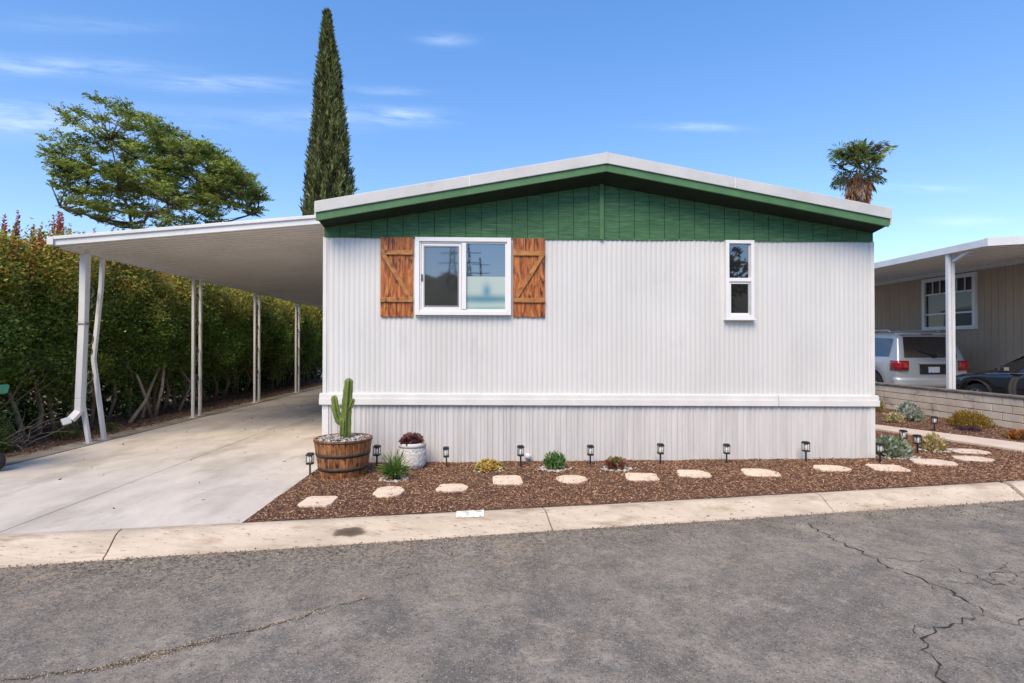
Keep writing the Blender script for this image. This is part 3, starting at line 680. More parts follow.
MB().box(-6.345, -6.215, 8.295, 8.385, 1.86, 1.885).build('strap', M_iron, d)

# ------------------------------------------------------------------ garden things in front of the home
def mz(x, y): return mulch_z(x, y)
M_stone = mat('flagstone', (.78,.63,.48), (.66,.52,.39), scale=9, rough=.9, bump=.4, bscale=60, c3=(.40,.33,.26), s3=4, lo3=.6, hi3=.8)
OCT = [(-.9,-.45),(-.45,-.95),(.3,-1),(.85,-.6),(1,.2),(.6,.85),(-.2,1),(-.8,.6)]
HEXA = [(-1,-.6),(-.2,-.85),(.85,-.8),(1,.1),(.55,.9),(-.75,.85)]
RECT = [(-1,-.85),(.85,-1),(1,.75),(-.78,.9)]
RND = [(-1,-.1),(-.75,-.8),(.5,-.95),(1,-.35),(.8,.6),(.25,.95),(-.7,.85)]
stones = [(-1.65,5.13,.17,.13,RECT,.08,'square cut cream stepping stone nearest the driveway'),
 (-1.04,5.44,.165,.15,OCT,0,'rounded cream stepping stone in front of the grassy clump'),
 (-.39,5.56,.175,.12,HEXA,.0,'cream stepping stone in front of and to the right of the white pot'),
 (.20,5.86,.175,.16,RECT,.12,'cream stepping stone just right of and in front of the yellow succulent'),
 (.93,5.87,.19,.13,OCT,.2,'smooth oval cream stepping stone in front of the leafy green plant'),
 (1.75,5.93,.20,.14,RECT,-.05,'cream stepping stone in front of and right of the maroon succulent'),
 (2.40,6.04,.20,.14,HEXA,-.1,'greyish cream stepping stone left of the path light beneath the narrow window'),
 (3.22,6.07,.22,.16,HEXA,-.1,'angular cream stepping stone beneath the narrow window'),
 (4.22,6.25,.22,.12,RND,-.1,'cream stepping stone in front of the second path light from the home corner'),
 (4.94,6.27,.215,.15,RECT,-.12,'slab shaped cream stepping stone in front of the corner path light'),
 (5.74,6.51,.26,.14,HEXA,-.2,'long cream stepping stone in front of the silver leaved bush'),
 (6.49,6.72,.24,.13,RND,-.15,'pale stepping stone nearer the street of the pair beside the walkway'),
 (6.91,7.22,.26,.14,RND,-.2,'pale stepping stone nearer the walkway of the pair at the far right')]
for x, y, a, b_, sh, rot, lab in stones:
    c_, s_ = math.cos(rot), math.sin(rot); P = []; b_ *= 1.3
    n = len(sh)
    for k in range(n):
        p, q = sh[k], sh[(k+1)%n]
        for t in (.12, .5, .88):
            u = (p[0]*(1-t)+q[0]*t)*a*random.uniform(.97,1.03); v = (p[1]*(1-t)+q[1]*t)*b_*random.uniform(.97,1.03); P.append((x+u*c_-v*s_, y+u*s_+v*c_))
    o = MB().prism(P, mz(x,y)-.02, mz(x,y)+.022, .004).build('stepping_stone', M_stone, None, (x, y, 0)); o.location = (x, y, 0)
    tag(o, lab, 'stepping stone', 'stepping stones across the mulch bed')

sx_ = []
for x, y, a, b_, sh, rot, lab in stones:
    for _ in range(20):
        q = random.uniform(0, 6.28); k = random.uniform(.80, 1.12); sx_.append((x+a*k*math.cos(q), y+b_*k*math.sin(q), mz(x, y)+(.024 if k < .93 else .008)))
P = np.array(sx_); D = rng.normal(size=(len(P), 3)); D[:, 2] *= .15
tag(leaves('bark_chips', P, D, rng.uniform(.015, .045, len(P)), rng.uniform(.006, .013, len(P)), pal(len(P), [(.30,.16,.09),(.16,.085,.05),(.42,.26,.15)], None, .3), DRY, fold=.1), kind='stuff')

# solar path lights
M_cap = mat('lamp_metal', (.020,.019,.018), (.03,.03,.03), rough=.45, scale=20)
M_lens = mat('lamp_lens', (.85,.85,.80), (.75,.75,.70), rough=.15, scale=20)
def make_light(loc, lab):
    t = empty('path_light', loc, lab, 'path light', 'solar path lights around the mulch beds')
    z = loc[2]
    MB().box(loc[0]-.009, loc[0]+.009, loc[1]-.009, loc[1]+.009, z-.06, z+.155).build('stake', M_cap, t)
    mb = MB().box(loc[0]-.04, loc[0]+.04, loc[1]-.04, loc[1]+.04, z+.150, z+.168)
    for i in (-1, 1):
        for j in (-1, 1): mb.box(loc[0]+i*.036-.0035, loc[0]+i*.036+.0035, loc[1]+j*.036-.0035, loc[1]+j*.036+.0035, z+.1682, z+.2638)
    for j in (-1, 1): mb.box(loc[0]-.002, loc[0]+.002, loc[1]+j*.036-.002, loc[1]+j*.036+.002, z+.1682, z+.2638)
    mb.build('cage', M_cap, t)
    mb = MB().box(loc[0]-.044, loc[0]+.044, loc[1]-.044, loc[1]+.044, z+.264, z+.282); mb.box(loc[0]-.036, loc[0]+.036, loc[1]-.036, loc[1]+.036, z+.2822, z+.296)
    mb.build('cap', M_cap, t, bevel=.003)
    MB().lathe([(.026,.170),(.032,.178),(.032,.257),(.026,.2625)], 12, (loc[0], loc[1], z)).build('lens', M_lens, t)
    return t
lights = [(-2.10,6.22,'black path light standing to the left of the half barrel planter'),
 (-1.42,6.66,'black path light between the half barrel planter and the white textured pot'),
 (-.53,6.57,'black path light just right of the white textured pot'),
 (.40,6.58,'black path light next to the small white pipe cap'),
 (1.29,6.60,'black path light between the leafy green plant and the maroon succulent'),
 (2.20,6.61,'black path light first to the right of the maroon succulent'),
 (3.08,6.63,'black path light under the narrow window'),
 (4.18,6.70,'black path light by the wall, second from the right corner of the home'),
 (5.13,6.62,'black path light at the front right corner of the home'),
 (6.07,7.12,'black path light between the silver bush and the yellow rosette, the nearer of a pair'),
 (6.25,7.60,'black path light just behind another one beside the silver bush'),
 (8.01,9.03,'black path light in the far bed, left of the golden shrub'),
 (7.01,9.45,'black path light half hidden behind the right corner of the home')]
p0 = None
for x, y, lab in lights:
    z = mz(x, y)
    if p0 is None: p0 = make_light((x, y, z), lab)
    else: c = copy_tree(p0); c.location = (x, y, z); c.rotation_euler = (random.uniform(-.03,.03), random.uniform(-.04,.04), random.uniform(-.25,.25)); c['label'] = lab; k_ = random.uniform(.86, .92); c.scale = (k_, k_, k_)
p0.scale = (.9, .9, .9)

# half barrel planter
M_barrel = woodmat('barrel_oak', ((.040,.012,.005), (.23,.085,.028), (.46,.21,.075)), (16,16,2.0), .6)
M_hoop = mat('rusty_hoop', (.035,.028,.025), (.07,.045,.03), rough=.6, scale=15)
bx, by = -1.72, 6.24; bz = mz(bx, by)-.01
pt = empty('barrel_planter', (bx, by, bz), 'brown half barrel planter with dark hoops holding the cactus', 'planter')
def brad(z): return .252+(.333-.252)*(z/.455)**.8
def stave(a, z):
    t = (a*26/(2*math.pi)) % 1; return 1-.016*max(0, 1-min(t, 1-t)/.09)
zs = [0, .04, .1, .16, .22, .28, .34, .40, .44, .455]
mb = MB(); mb.lathe([(brad(z), z) for z in zs]+[(.308, .455), (.295, .40)], 208, (bx, by, bz), 1, .98, False, rf=stave); mb.build('tub', M_barrel, pt)
for z0, z1 in ((.10,.145), (.262,.305), (.425,.440)):
    r0, r1 = brad(z0)+.004, brad(z1)+.004
    MB().lathe([(r0-.012,z0),(r0,z0),(r1,z1),(r1-.012,z1)], 64, (bx, by, bz), 1, .98).build('hoop', M_hoop, pt)
def pebbles(name, pts, r, cols, parent=None, lab=None):
    n = len(pts); mb = MB(); vs = []; fs = []
    ico = [(0,0,1),(.894,0,.447),(.276,.851,.447),(-.724,.526,.447),(-.724,-.526,.447),(.276,-.851,.447),(.724,.526,-.447),(-.276,.851,-.447),(-.894,0,-.447),(-.276,-.851,-.447),(.724,-.526,-.447),(0,0,-1)]
    icf = [(0,1,2),(0,2,3),(0,3,4),(0,4,5),(0,5,1),(1,6,2),(2,7,3),(3,8,4),(4,9,5),(5,10,1),(2,6,7),(3,7,8),(4,8,9),(5,9,10),(1,10,6),(6,11,7),(7,11,8),(8,11,9),(9,11,10),(10,11,6)]
    cl = []
    for p in pts:
        s = r*random.uniform(.6, 1.35); a = random.uniform(0, 6.28); e = (random.uniform(.8,1.4), random.uniform(.7,1.1), random.uniform(.45,.7)); c_, s_ = math.cos(a), math.sin(a)
        v = [(p[0]+s*(q[0]*e[0]*c_-q[1]*e[1]*s_), p[1]+s*(q[0]*e[0]*s_+q[1]*e[1]*c_), p[2]+s*q[2]*e[2]) for q in ico]
        mb.add(v, icf, True); k = random.choice(cols); j = random.uniform(.8, 1.15); cl += [(k[0]*j, k[1]*j, k[2]*j, 1)]*12
    o = mb.build(name, DRY, parent); at = o.data.attributes.new('leafcol', 'FLOAT_COLOR', 'POINT'); at.data.foreach_set('color', np.array(cl).reshape(-1))
    return tag(o, kind='stuff')
PEB = [(.48,.45,.41),(.33,.31,.30),(.58,.55,.50),(.18,.17,.17),(.42,.37,.31)]
pp = []
for _ in range(650):
    a = random.uniform(0, 6.28); r_2 = .292*math.sqrt(random.random()); pp.append((bx+r_2*math.cos(a), by+r_2*math.sin(a)*.98, bz+.425+.025*random.random()+.015*(1-r_2/.3)))
pebbles('gravel', pp, .014, PEB, pt)
MB().lathe([(.293,.39),(.293,.418)], 32, (bx, by, bz)).build('potting_soil', M_soil, pt)
# columnar cactus
M_cact = mat('cactus_skin', (.11,.160,.026), (.17,.215,.045), scale=14, rough=.5, stretch=(1,1,.5), c3=(.07,.11,.028), s3=9, lo3=.5, hi3=.75)
ca = empty('cactus', (bx+.02, by, bz+.41), 'tall green columnar cactus with side arms in the barrel planter', 'cactus')
SPN = []
def cact(name, pts, rad, parent=ca, nrib=5, seed=0):
    pts = [Vector(p)+Vector((bx+.02, by, bz+.41)) for p in pts]; mb = MB(); vs = []; n = 40; P = []; Rr = []
    for i in range(len(pts)-1):
        for k in range(8): t = k/8; P.append(pts[i].lerp(pts[i+1], t)); Rr.append(rad[i]*(1-t)+rad[i+1]*t)
    P.append(pts[-1]); Rr.append(rad[-1])
    tip = pts[-1]-pts[-2]; tip.normalize()
    for k in range(1, 7): P.append(pts[-1]+tip*rad[-1]*1.15*math.sin(k*math.pi/12)); Rr.append(rad[-1]*math.cos(k*math.pi/12)+.0008)
    ref = Vector((1,0,0))
    for i, p in enumerate(P):
        d = (P[min(i+1,len(P)-1)]-P[max(0,i-1)]).normalized(); rf = (ref-d*ref.dot(d)).normalized(); q = d.cross(rf)
        for k in range(n):
            a = 2*math.pi*k/n; rib = 1.12-.52*(.5-.5*math.cos(nrib*a+seed))**.7 + .05*noise.noise(Vector((a, i*.35, seed)))+.04*math.sin(i*1.15)
            vs.append(p+(rf*math.cos(a)+q*math.sin(a))*Rr[i]*rib)
    for i in range(2, len(P)-1, 2):
        for q_ in range(nrib):
            k = int(round(((-seed+2*math.pi*q_)/nrib)%(2*math.pi)/(2*math.pi)*n))%n; v = vs[i*n+k]; dd = (v-P[i]).normalized()
            for _ in range(4): SPN.append((tuple(v), tuple(dd+Vector((random.gauss(0,.5), random.gauss(0,.5), random.gauss(0,.5))))))
    m = len(P); mb.add(vs, [(i*n+k, i*n+(k+1)%n, (i+1)*n+(k+1)%n, (i+1)*n+k) for i in range(m-1) for k in range(n)]+[tuple(range(n))[::-1], tuple((m-1)*n+k for k in range(n))], True)
    return mb.build(name, M_cact, parent)
cact('trunk', [(0,0,-.02),(.01,0,.12),(.015,0,.3),(.03,-.01,.5),(.045,-.01,.69)], [.052,.058,.056,.055,.048], seed=1)
cact('arm', [(.0,0,.17),(-.07,0,.25),(-.105,0,.36),(-.125,0,.50)], [.030,.046,.044,.036], seed=2)
cact('arm', [(-.01,-.02,.05),(-.02,-.04,.10),(-.01,-.05,.24)], [.03,.036,.034], seed=5)
cact('arm', [(.04,-.02,.38),(.075,-.03,.41),(.10,-.03,.48)], [.018,.026,.021], seed=3)
cact('arm', [(.0,-.02,.38),(-.035,-.03,.40),(-.045,-.03,.425)], [.010,.014,.011], seed=4)
leaves('spines', np.array([q[0] for q in SPN]), np.array([q[1] for q in SPN]), .017, .0018, pal(len(SPN), [(.5,.45,.3)]), DRY, ca)
# white textured pot and its succulent
M_pot = mat('white_ceramic', (.68,.65,.60), (.38,.35,.30), scale=34, rough=.8, bump=1, bscale=45, lo=.52, hi=.64)
px_, py_ = -.955, 6.56; pz_ = mz(px_, py_)
po = empty('flower_pot', (px_, py_, pz_), 'white textured ceramic pot between two path lights against the white wall', 'flower pot')
prof_ = [(.115,0),(.135,.01),(.158,.05),(.168,.12),(.170,.2),(.166,.262),(.158,.268)]
def dimple(a, z):
    if z < .02 or z > .255: return 1
    v = noise.noise(Vector((math.cos(a)*8.5, math.sin(a)*8.5, z*34))); return 1+.055*max(-.5, min(.25, v))
pz2 = []
for (r0, z0), (r1, z1) in zip(prof_[:-1], prof_[1:]):
    for k in range(6): pz2.append((r0+(r1-r0)*k/6, z0+(z1-z0)*k/6))
MB().lathe(pz2+[(.158,.268)], 120, (px_, py_, pz_), rf=dimple).build('pot_body', M_pot, po)
MB().lathe([(.160,.266),(.172,.270),(.172,.318),(.160,.322),(.150,.318),(.150,.285)], 60, (px_, py_, pz_)).build('rim', mat('pot_rim', (.66,.63,.59), (.56,.53,.49), rough=.7, bump=.3), po)
MB().lathe([(.150,.27),(.150,.292)], 40, (px_, py_, pz_)).build('potting_soil', M_soil, po)
SUCC = leafmat('succulent_material', .1, .4, .45)
def rosettes(name, centre, pts, rad, nl, cols, parent=None, thick=.5, up=.5, m=None):
    P = []; D = []; L = []; C = []
    for p in pts:
        rr = rad*random.uniform(.75, 1.2); ax = nrm(np.array([[p[0]-centre[0], p[1]-centre[1], .9*rad+max(.02, p[2]-centre[2])]]))[0]
        u = np.cross(ax, [.3,.5,.8]); u /= np.linalg.norm(u); v = np.cross(ax, u); base = np.array(cols[random.randrange(len(cols))])
        for k in range(nl):
            a = k*2.4; t = k/nl; d = (u*math.cos(a)+v*math.sin(a))*(1-.75*t)+ax*(.25+1.1*t*up*2)
            P.append(p); D.append(d); L.append(rr*(1-.35*t)); C.append(base*random.uniform(.7, 1.2))
    L = np.array(L); return leaves(name, P, D, L, L*thick, np.clip(C, 0, 1), m or SUCC, parent, fold=-.18)
su = empty('succulent', (px_, py_, pz_+.29), 'dark burgundy rosette succulent growing in the white pot', 'succulent')
pts = []
for _ in range(55):
    a = random.uniform(0, 6.28); r_2 = .125*math.sqrt(random.random()); pts.append((px_+r_2*math.cos(a), py_+r_2*math.sin(a), pz_+.30+.10*(1-(r_2/.15)**2)*random.uniform(.7,1)))
rosettes('foliage', (px_, py_, pz_+.27), pts, .078, 13, [(.15,.045,.045),(.22,.07,.07),(.09,.04,.04),(.28,.13,.11)], su)

def ring(n, x, y, r, rj, z):
    out = []
    for _ in range(n):
        a = random.uniform(0, 6.28); q = r+random.uniform(-rj, rj); out.append((x+q*math.cos(a), y+q*math.sin(a)*.8, z+.01))
    return out
def pebble_ring(x, y, r, lab=None):
    o = pebbles('pebbles', ring(int(420*r), x, y, r, r*.28, mz(x, y)), .019, PEB); return o
def dome(name, x, y, r, h, n, L, W, cols, lab, cat, up=.5, z=None, m=None, wts=None, stem=True, shell=.55, group=None, jit=.3):
    z = mz(x, y) if z is None else z
    t = empty(name, (x, y, z), lab, cat, group)
    d = rnd(n); d[:, 2] = np.abs(d[:, 2]); rad = (shell+(1-shell)*rng.random(n)**.6)[:, None]
    lump = np.array([1+.22*noise.noise(Vector(v*2.6)+Vector((x*3, y*3, 0))) for v in d])[:, None]
    P = d*rad*lump*np.array([r, r, h])+np.array([x, y, z+.01]); D = d*(1-up)+np.array([0, 0, up])+rng.normal(size=(n, 3))*.35
    leaves('foliage', P, D, L*rng.uniform(.7, 1.25, n), W*rng.uniform(.8, 1.2, n), pal(n, cols, wts, jit), m or LEAF, t)
    if stem:
        mb = MB()
        for k in range(7):
            a = random.uniform(0, 6.28); mb.tube([(x, y, z-.02), (x+r*.35*math.cos(a), y+r*.35*math.sin(a), z+h*.5), (x+r*.6*math.cos(a), y+r*.6*math.sin(a), z+h*.8)], [.006,.005,.002], 5)
        mb.build('stem', M_twig, t)
    return t
M_twig = mat('twig', (.16,.11,.07), (.09,.06,.04), scale=30, rough=.9)
# grassy clump
gx, gy = -1.08, 5.98; gz = mz(gx, gy)
t = empty('grass_clump', (gx, gy, gz), 'bright green grassy clump with arching blades in front of the white pot', 'plant')
mb = MB(); n = 260; A = []
P = []; D = []; L = []; C = []
for k in range(n):
    a = random.uniform(0, 6.28); out = random.uniform(.1, 1); hgt = random.uniform(.10, .26)*(1.15-.4*out); r_2 = .03*random.random(); x, y = gx+r_2*math.cos(a), gy+r_2*math.sin(a); pv = np.array([x, y, gz]); dv = np.array([math.cos(a)*out*.45, math.sin(a)*out*.45, 1.0]); col = np.array(random.choice([(.10,.22,.04),(.16,.28,.06),(.07,.15,.03),(.26,.32,.10)]))*random.uniform(.8,1.2)
    for s in range(4):
        dv = dv/np.linalg.norm(dv); l = hgt/3.2; P.append(pv); D.append(dv.copy()); L.append(l*1.3); C.append(col); pv = pv+dv*l; dv = dv+np.array([math.cos(a)*.30*out, math.sin(a)*.30*out, -.28*out*(1+s*.5)])
leaves('foliage', P, D, np.array(L), .013, np.clip(C, 0, 1), LEAF, t); pebble_ring(gx, gy, .13)
# yellow succulent, leafy green plant, maroon succulent
t = empty('succulent', (0, 6.36, mz(0,6.36)), 'golden yellow rosette succulent with some green between two path lights', 'succulent')
pts = []
for _ in range(60):
    a = random.uniform(0, 6.28); q = math.sqrt(random.random()); pts.append((.0+.155*q*math.cos(a), 6.36+.13*q*math.sin(a), mz(0,6.36)+.03+.10*(1-q*q)*random.uniform(.6,1)))
rosettes('foliage', (0, 6.36, 0), pts, .055, 14, [(.62,.42,.10),(.70,.52,.18),(.54,.32,.07),(.34,.30,.07),(.62,.46,.14)], t); pebble_ring(0, 6.36, .15)
dome('leafy_plant', .81, 6.42, .14, .16, 260, .075, .026, [(.09,.21,.05),(.17,.32,.08),(.25,.40,.14),(.06,.14,.035)], 'leafy bright green plant in a ring of pale pebbles', 'plant', .75, shell=.2); pebble_ring(.81, 6.40, .165)
t = empty('succulent', (1.57, 6.40, mz(1.57,6.4)), 'maroon paddle leaved succulent with a green heart in a pebble ring', 'succulent')
P = []; D = []; L = []; C = []
for k in range(95):
    a = random.uniform(0, 6.28); q = math.sqrt(random.random()); p = (1.57+.10*q*math.cos(a), 6.40+.09*q*math.sin(a), mz(1.57,6.4)+.02+.10*random.random()*(1-q*.4)); P.append(p); D.append((math.cos(a)*q, math.sin(a)*q, .9)); L.append(random.uniform(.05,.085)); C.append(np.array((.20,.24,.07) if q < .45 and p[2] < .1 else random.choice([(.20,.06,.045),(.15,.045,.04),(.28,.11,.07)]))*random.uniform(.8,1.2))
leaves('foliage', P, D, np.array(L), np.array(L)*.85, np.clip(C, 0, 1), SUCC, t, fold=-.12); pebble_ring(1.57, 6.38, .155)
# the beds right of the home
SILV = [(.52,.54,.44),(.40,.44,.33),(.66,.65,.56),(.16,.24,.09),(.24,.33,.13)]
dome('silver_bush', 5.58, 7.0, .215, .23, 1000, .075, .040, SILV, 'large silver leaved bush near the front right corner of the home', 'bush', .45, shell=.35); pebble_ring(5.60, 6.95, .24)
dome('leafy_plant', 6.50, 7.35, .14, .20, 340, .065, .036, [(.60,.52,.22),(.66,.60,.34),(.48,.42,.14),(.58,.40,.18)], 'pale yellow plant beside the two close path lights', 'plant', .6, shell=.3); pebble_ring(6.50, 7.30, .18)
dome('silver_bush', 8.62, 10.35, .25, .30, 900, .085, .04, SILV[:3]+[(.20,.25,.17)], 'silver leaved bush in the far bed near the block wall', 'bush', .5, shell=.35)
dome('leafy_plant', 8.08, 10.05, .18, .17, 380, .06, .035, [(.62,.52,.26),(.66,.58,.38),(.42,.40,.16)], 'cream yellow plant left of the far silver bush', 'plant', .6, shell=.3)
dome('golden_shrub', 9.08, 9.45, .34, .27, 2000, .055, .016, [(.42,.28,.04),(.50,.33,.05),(.30,.22,.04),(.16,.17,.04),(.44,.20,.04)], 'wide golden yellow shrub in front of the block wall', 'shrub', .75, shell=.45)
dome('ground_cover_plant', 8.62, 9.0, .20, .05, 300, .04, .02, [(.10,.06,.10),(.16,.10,.14),(.07,.05,.06)], 'low purple leaved plant at the foot of the golden shrub', 'plant', .3, shell=.2, stem=False)
dome('flowering_plant', 8.72, 8.1, .24, .13, 800, .05, .022, [(.58,.16,.03),(.52,.08,.03),(.60,.30,.05),(.12,.16,.04)], 'low orange flowering plant by the walkway at the right edge', 'plant', .6, shell=.4)
dome('golden_shrub', 8.9, 11.9, .36, .42, 1500, .06, .018, [(.34,.30,.05),(.25,.26,.06),(.42,.34,.07),(.12,.15,.04)], 'yellow green shrub behind the right corner of the home', 'shrub', .7, shell=.4)

# block wall
M_block = mat('block_wall', (.80,.68,.52), (.64,.53,.40), scale=2.4, rough=.92, bump=.5, bscale=40, c3=(.24,.21,.18), s3=3.5, lo3=.56, hi3=.76)
M_mortar = mat('mortar', (.15,.125,.10), (.11,.09,.075), rough=.95, scale=9)
bw = empty('block_wall', (9.75, 12, 0), 'low tan concrete block wall in front of the neighbouring cars', 'wall')
MB().box(9.785, 9.925, 6.9, 22, -.1, .555).build('mortar_bed', M_mortar, bw)
mb = MB()
for r_i in range(4):
    z0 = -.035+r_i*.148; y = 6.9-(.2 if r_i % 2 else 0)
    while y < 22:
        ya, yb = max(6.9, y+.009), min(22, y+.391)
        if yb-ya > .05:
            dx = random.uniform(-.002, .002); mb.box(9.765+dx, 9.945, ya, yb, z0+.007, z0+.141)
        y += .4
for r_i in range(4): mb.box(9.77, 9.94, 6.882, 6.897, -.03+r_i*.148, .108+r_i*.148)
mb.build('blocks', M_block, bw, bevel=.004)
M_capb = mat('wall_cap', (.24,.21,.18), (.12,.105,.09), scale=5, rough=.95, bump=.8, bscale=30, detail=9)
MB().box(9.745, 9.965, 6.88, 22, .558, .605).build('coping', M_capb, bw, bevel=.008)

# ------------------------------------------------------------------ neighbouring home, its carport and the cars
M_tan = mat('tan_siding', (.52,.39,.28), (.43,.32,.23), scale=1.3, stretch=(1,1,.4), rough=.8, bump=.15, bscale=12)
M_lane = mat('neighbour_drive', (.30,.285,.26), (.20,.19,.175), scale=1.5, rough=.9, bump=.2)
tag(MB().prism([(9.95,curb_far(9.95)+.02),(14.0,curb_far(14)+.02),(14.0,24),(9.95,24)], -.1, .008).build('neighbour_driveway', M_lane), kind='structure')
nb = empty('neighbour_home', (17, 10, 0), 'tan neighbouring mobile home with a white framed window behind the cars', 'mobile home')
mb = MB(); y = 8.0; mb.box(14.012, 20, 8.0, 24, -.05, 3.85)
while y < 24:
    mb.box(14.0, 14.011, y+.006, min(24, y+.20), -.02, 3.74); y += .2032
x = 14.02
while x < 20: mb.box(x, min(20, x+.197), 7.989, 7.9995, -.02, 3.74); x += .2032
mb.build('wall', M_tan, nb)
mb = MB(); mb.box(13.93, 13.999, 7.95, 24, 3.70, 3.80); mb.build('frieze', M_trim, nb)
mb = MB(); slab(mb, 13.9, 3.95, 17.2, 4.5, 7.6, 24.4, 0, .12); slab(mb, 17.2, 4.5, 20.5, 3.95, 7.6, 24.4, 0, .12); mb.build('roof', M_roof, nb)
def fx(mb, X0, X1, y0, y1, z0, z1, t):
    mb.box(X0, X1, y0, y0+t, z0, z1); mb.box(X0, X1, y1-t, y1, z0, z1); mb.box(X0, X1, y0+t+.0003, y1-t-.0003, z1-t, z1); mb.box(X0, X1, y0+t+.0003, y1-t-.0003, z0, z0+t); return mb
mb = fx(MB(), 13.92, 13.998, 14.29, 16.14, 2.02, 3.66, .11)
mb.box(13.94, 13.99, 15.19, 15.25, 2.131, 3.549); mb.box(13.95, 13.985, 14.401, 15.189, 2.50, 2.55); mb.box(13.95, 13.985, 15.251, 16.029, 2.50, 2.55)
mb.box(13.95, 13.985, 14.401, 15.189, 3.12, 3.17); mb.box(13.95, 13.985, 15.251, 16.029, 3.12, 3.17)
for yy in (14.66, 14.93, 15.51, 15.77): mb.box(13.955, 13.982, yy-.012, yy+.012, 3.171, 3.549)
wn = mb.build('window', M_vinyl, nb); MB().box(13.985, 13.9895, 14.40, 16.03, 2.13, 3.55).build('pane', M_glass3, wn)
nc = empty('neighbour_carport', (10.2, 10.25, 0), 'white metal carport roof over the silver vehicle next door', 'carport')
mb = MB(); slab(mb, 10.18, 3.64, 13.92, 3.83, 10.25, 24, 0, .04)
y = 10.35
while y < 24: slab(mb, 10.22, 3.64, 13.91, 3.83, y, y+.03, -.03, -.0005); y += .3
mb.build('roof_panel', M_awn, nc)
mb = MB(); mb.box(10.10, 10.178, 10.17, 24, 3.56, 3.72); mb.build('side_fascia', M_white, nc, bevel=.01)
mb = MB(); slab(mb, 10.10, 3.56, 13.92, 3.80, 10.09, 10.168, 0, .165); mb.build('front_fascia', M_white, nc)
for y in (11.08, 14.6, 18.1, 21.5):
    mb = MB(); mb.box(10.14, 10.21, y-.035, y+.035, .008, 3.55); mb.box(10.232, 10.30, y-.03, y+.03, .008, 3.585); mb.box(10.211, 10.231, y-.006, y+.006, .01, 3.55)
    p = mb.build('post', M_white, nc)
    MB().bar((10.25, y-.045, 3.40), (10.25, y-.48, 3.58), .05, .05).build('brace', M_white, p)

M_tyre = mat('tyre', (.016,.016,.016), (.03,.03,.03), rough=.85, scale=30)
M_rim = mat('alloy_rim', (.55,.55,.56), (.42,.42,.43), rough=.3, metal=.7, scale=20)
M_silver = mat('silver_paint', (.58,.59,.57), (.54,.55,.53), rough=.3, metal=.3, coat=.8, scale=2)
M_blackp = mat('black_paint', (.010,.010,.012), (.012,.012,.014), rough=.15, coat=1, scale=2)
M_cglass = glassmat('car_glass', (.008,.009,.010), .16)
M_plastic = mat('black_plastic', (.02,.02,.02), (.03,.03,.03), rough=.6, scale=20)
M_red = mat('red_lens', (.42,.010,.012), (.30,.006,.01), rough=.15, coat=1, scale=25)
M_redl = mat('bright_red_lens', (.62,.05,.045), (.5,.03,.03), rough=.2, coat=1, scale=40)
M_clear = mat('clear_lens', (.6,.62,.64), (.45,.46,.48), rough=.1, coat=1, scale=20)
M_chrome = mat('chrome', (.75,.75,.75), (.7,.7,.7), rough=.12, metal=1)
M_plate = mat('plate_face', (.72,.73,.74), (.40,.45,.55), rough=.4, scale=28, stretch=(1,1,.6), lo=.52, hi=.60)
def lerp_tab(tab, y, j):
    ys = [r[0] for r in tab]; return float(np.interp(y, ys, [r[j] for r in tab]))
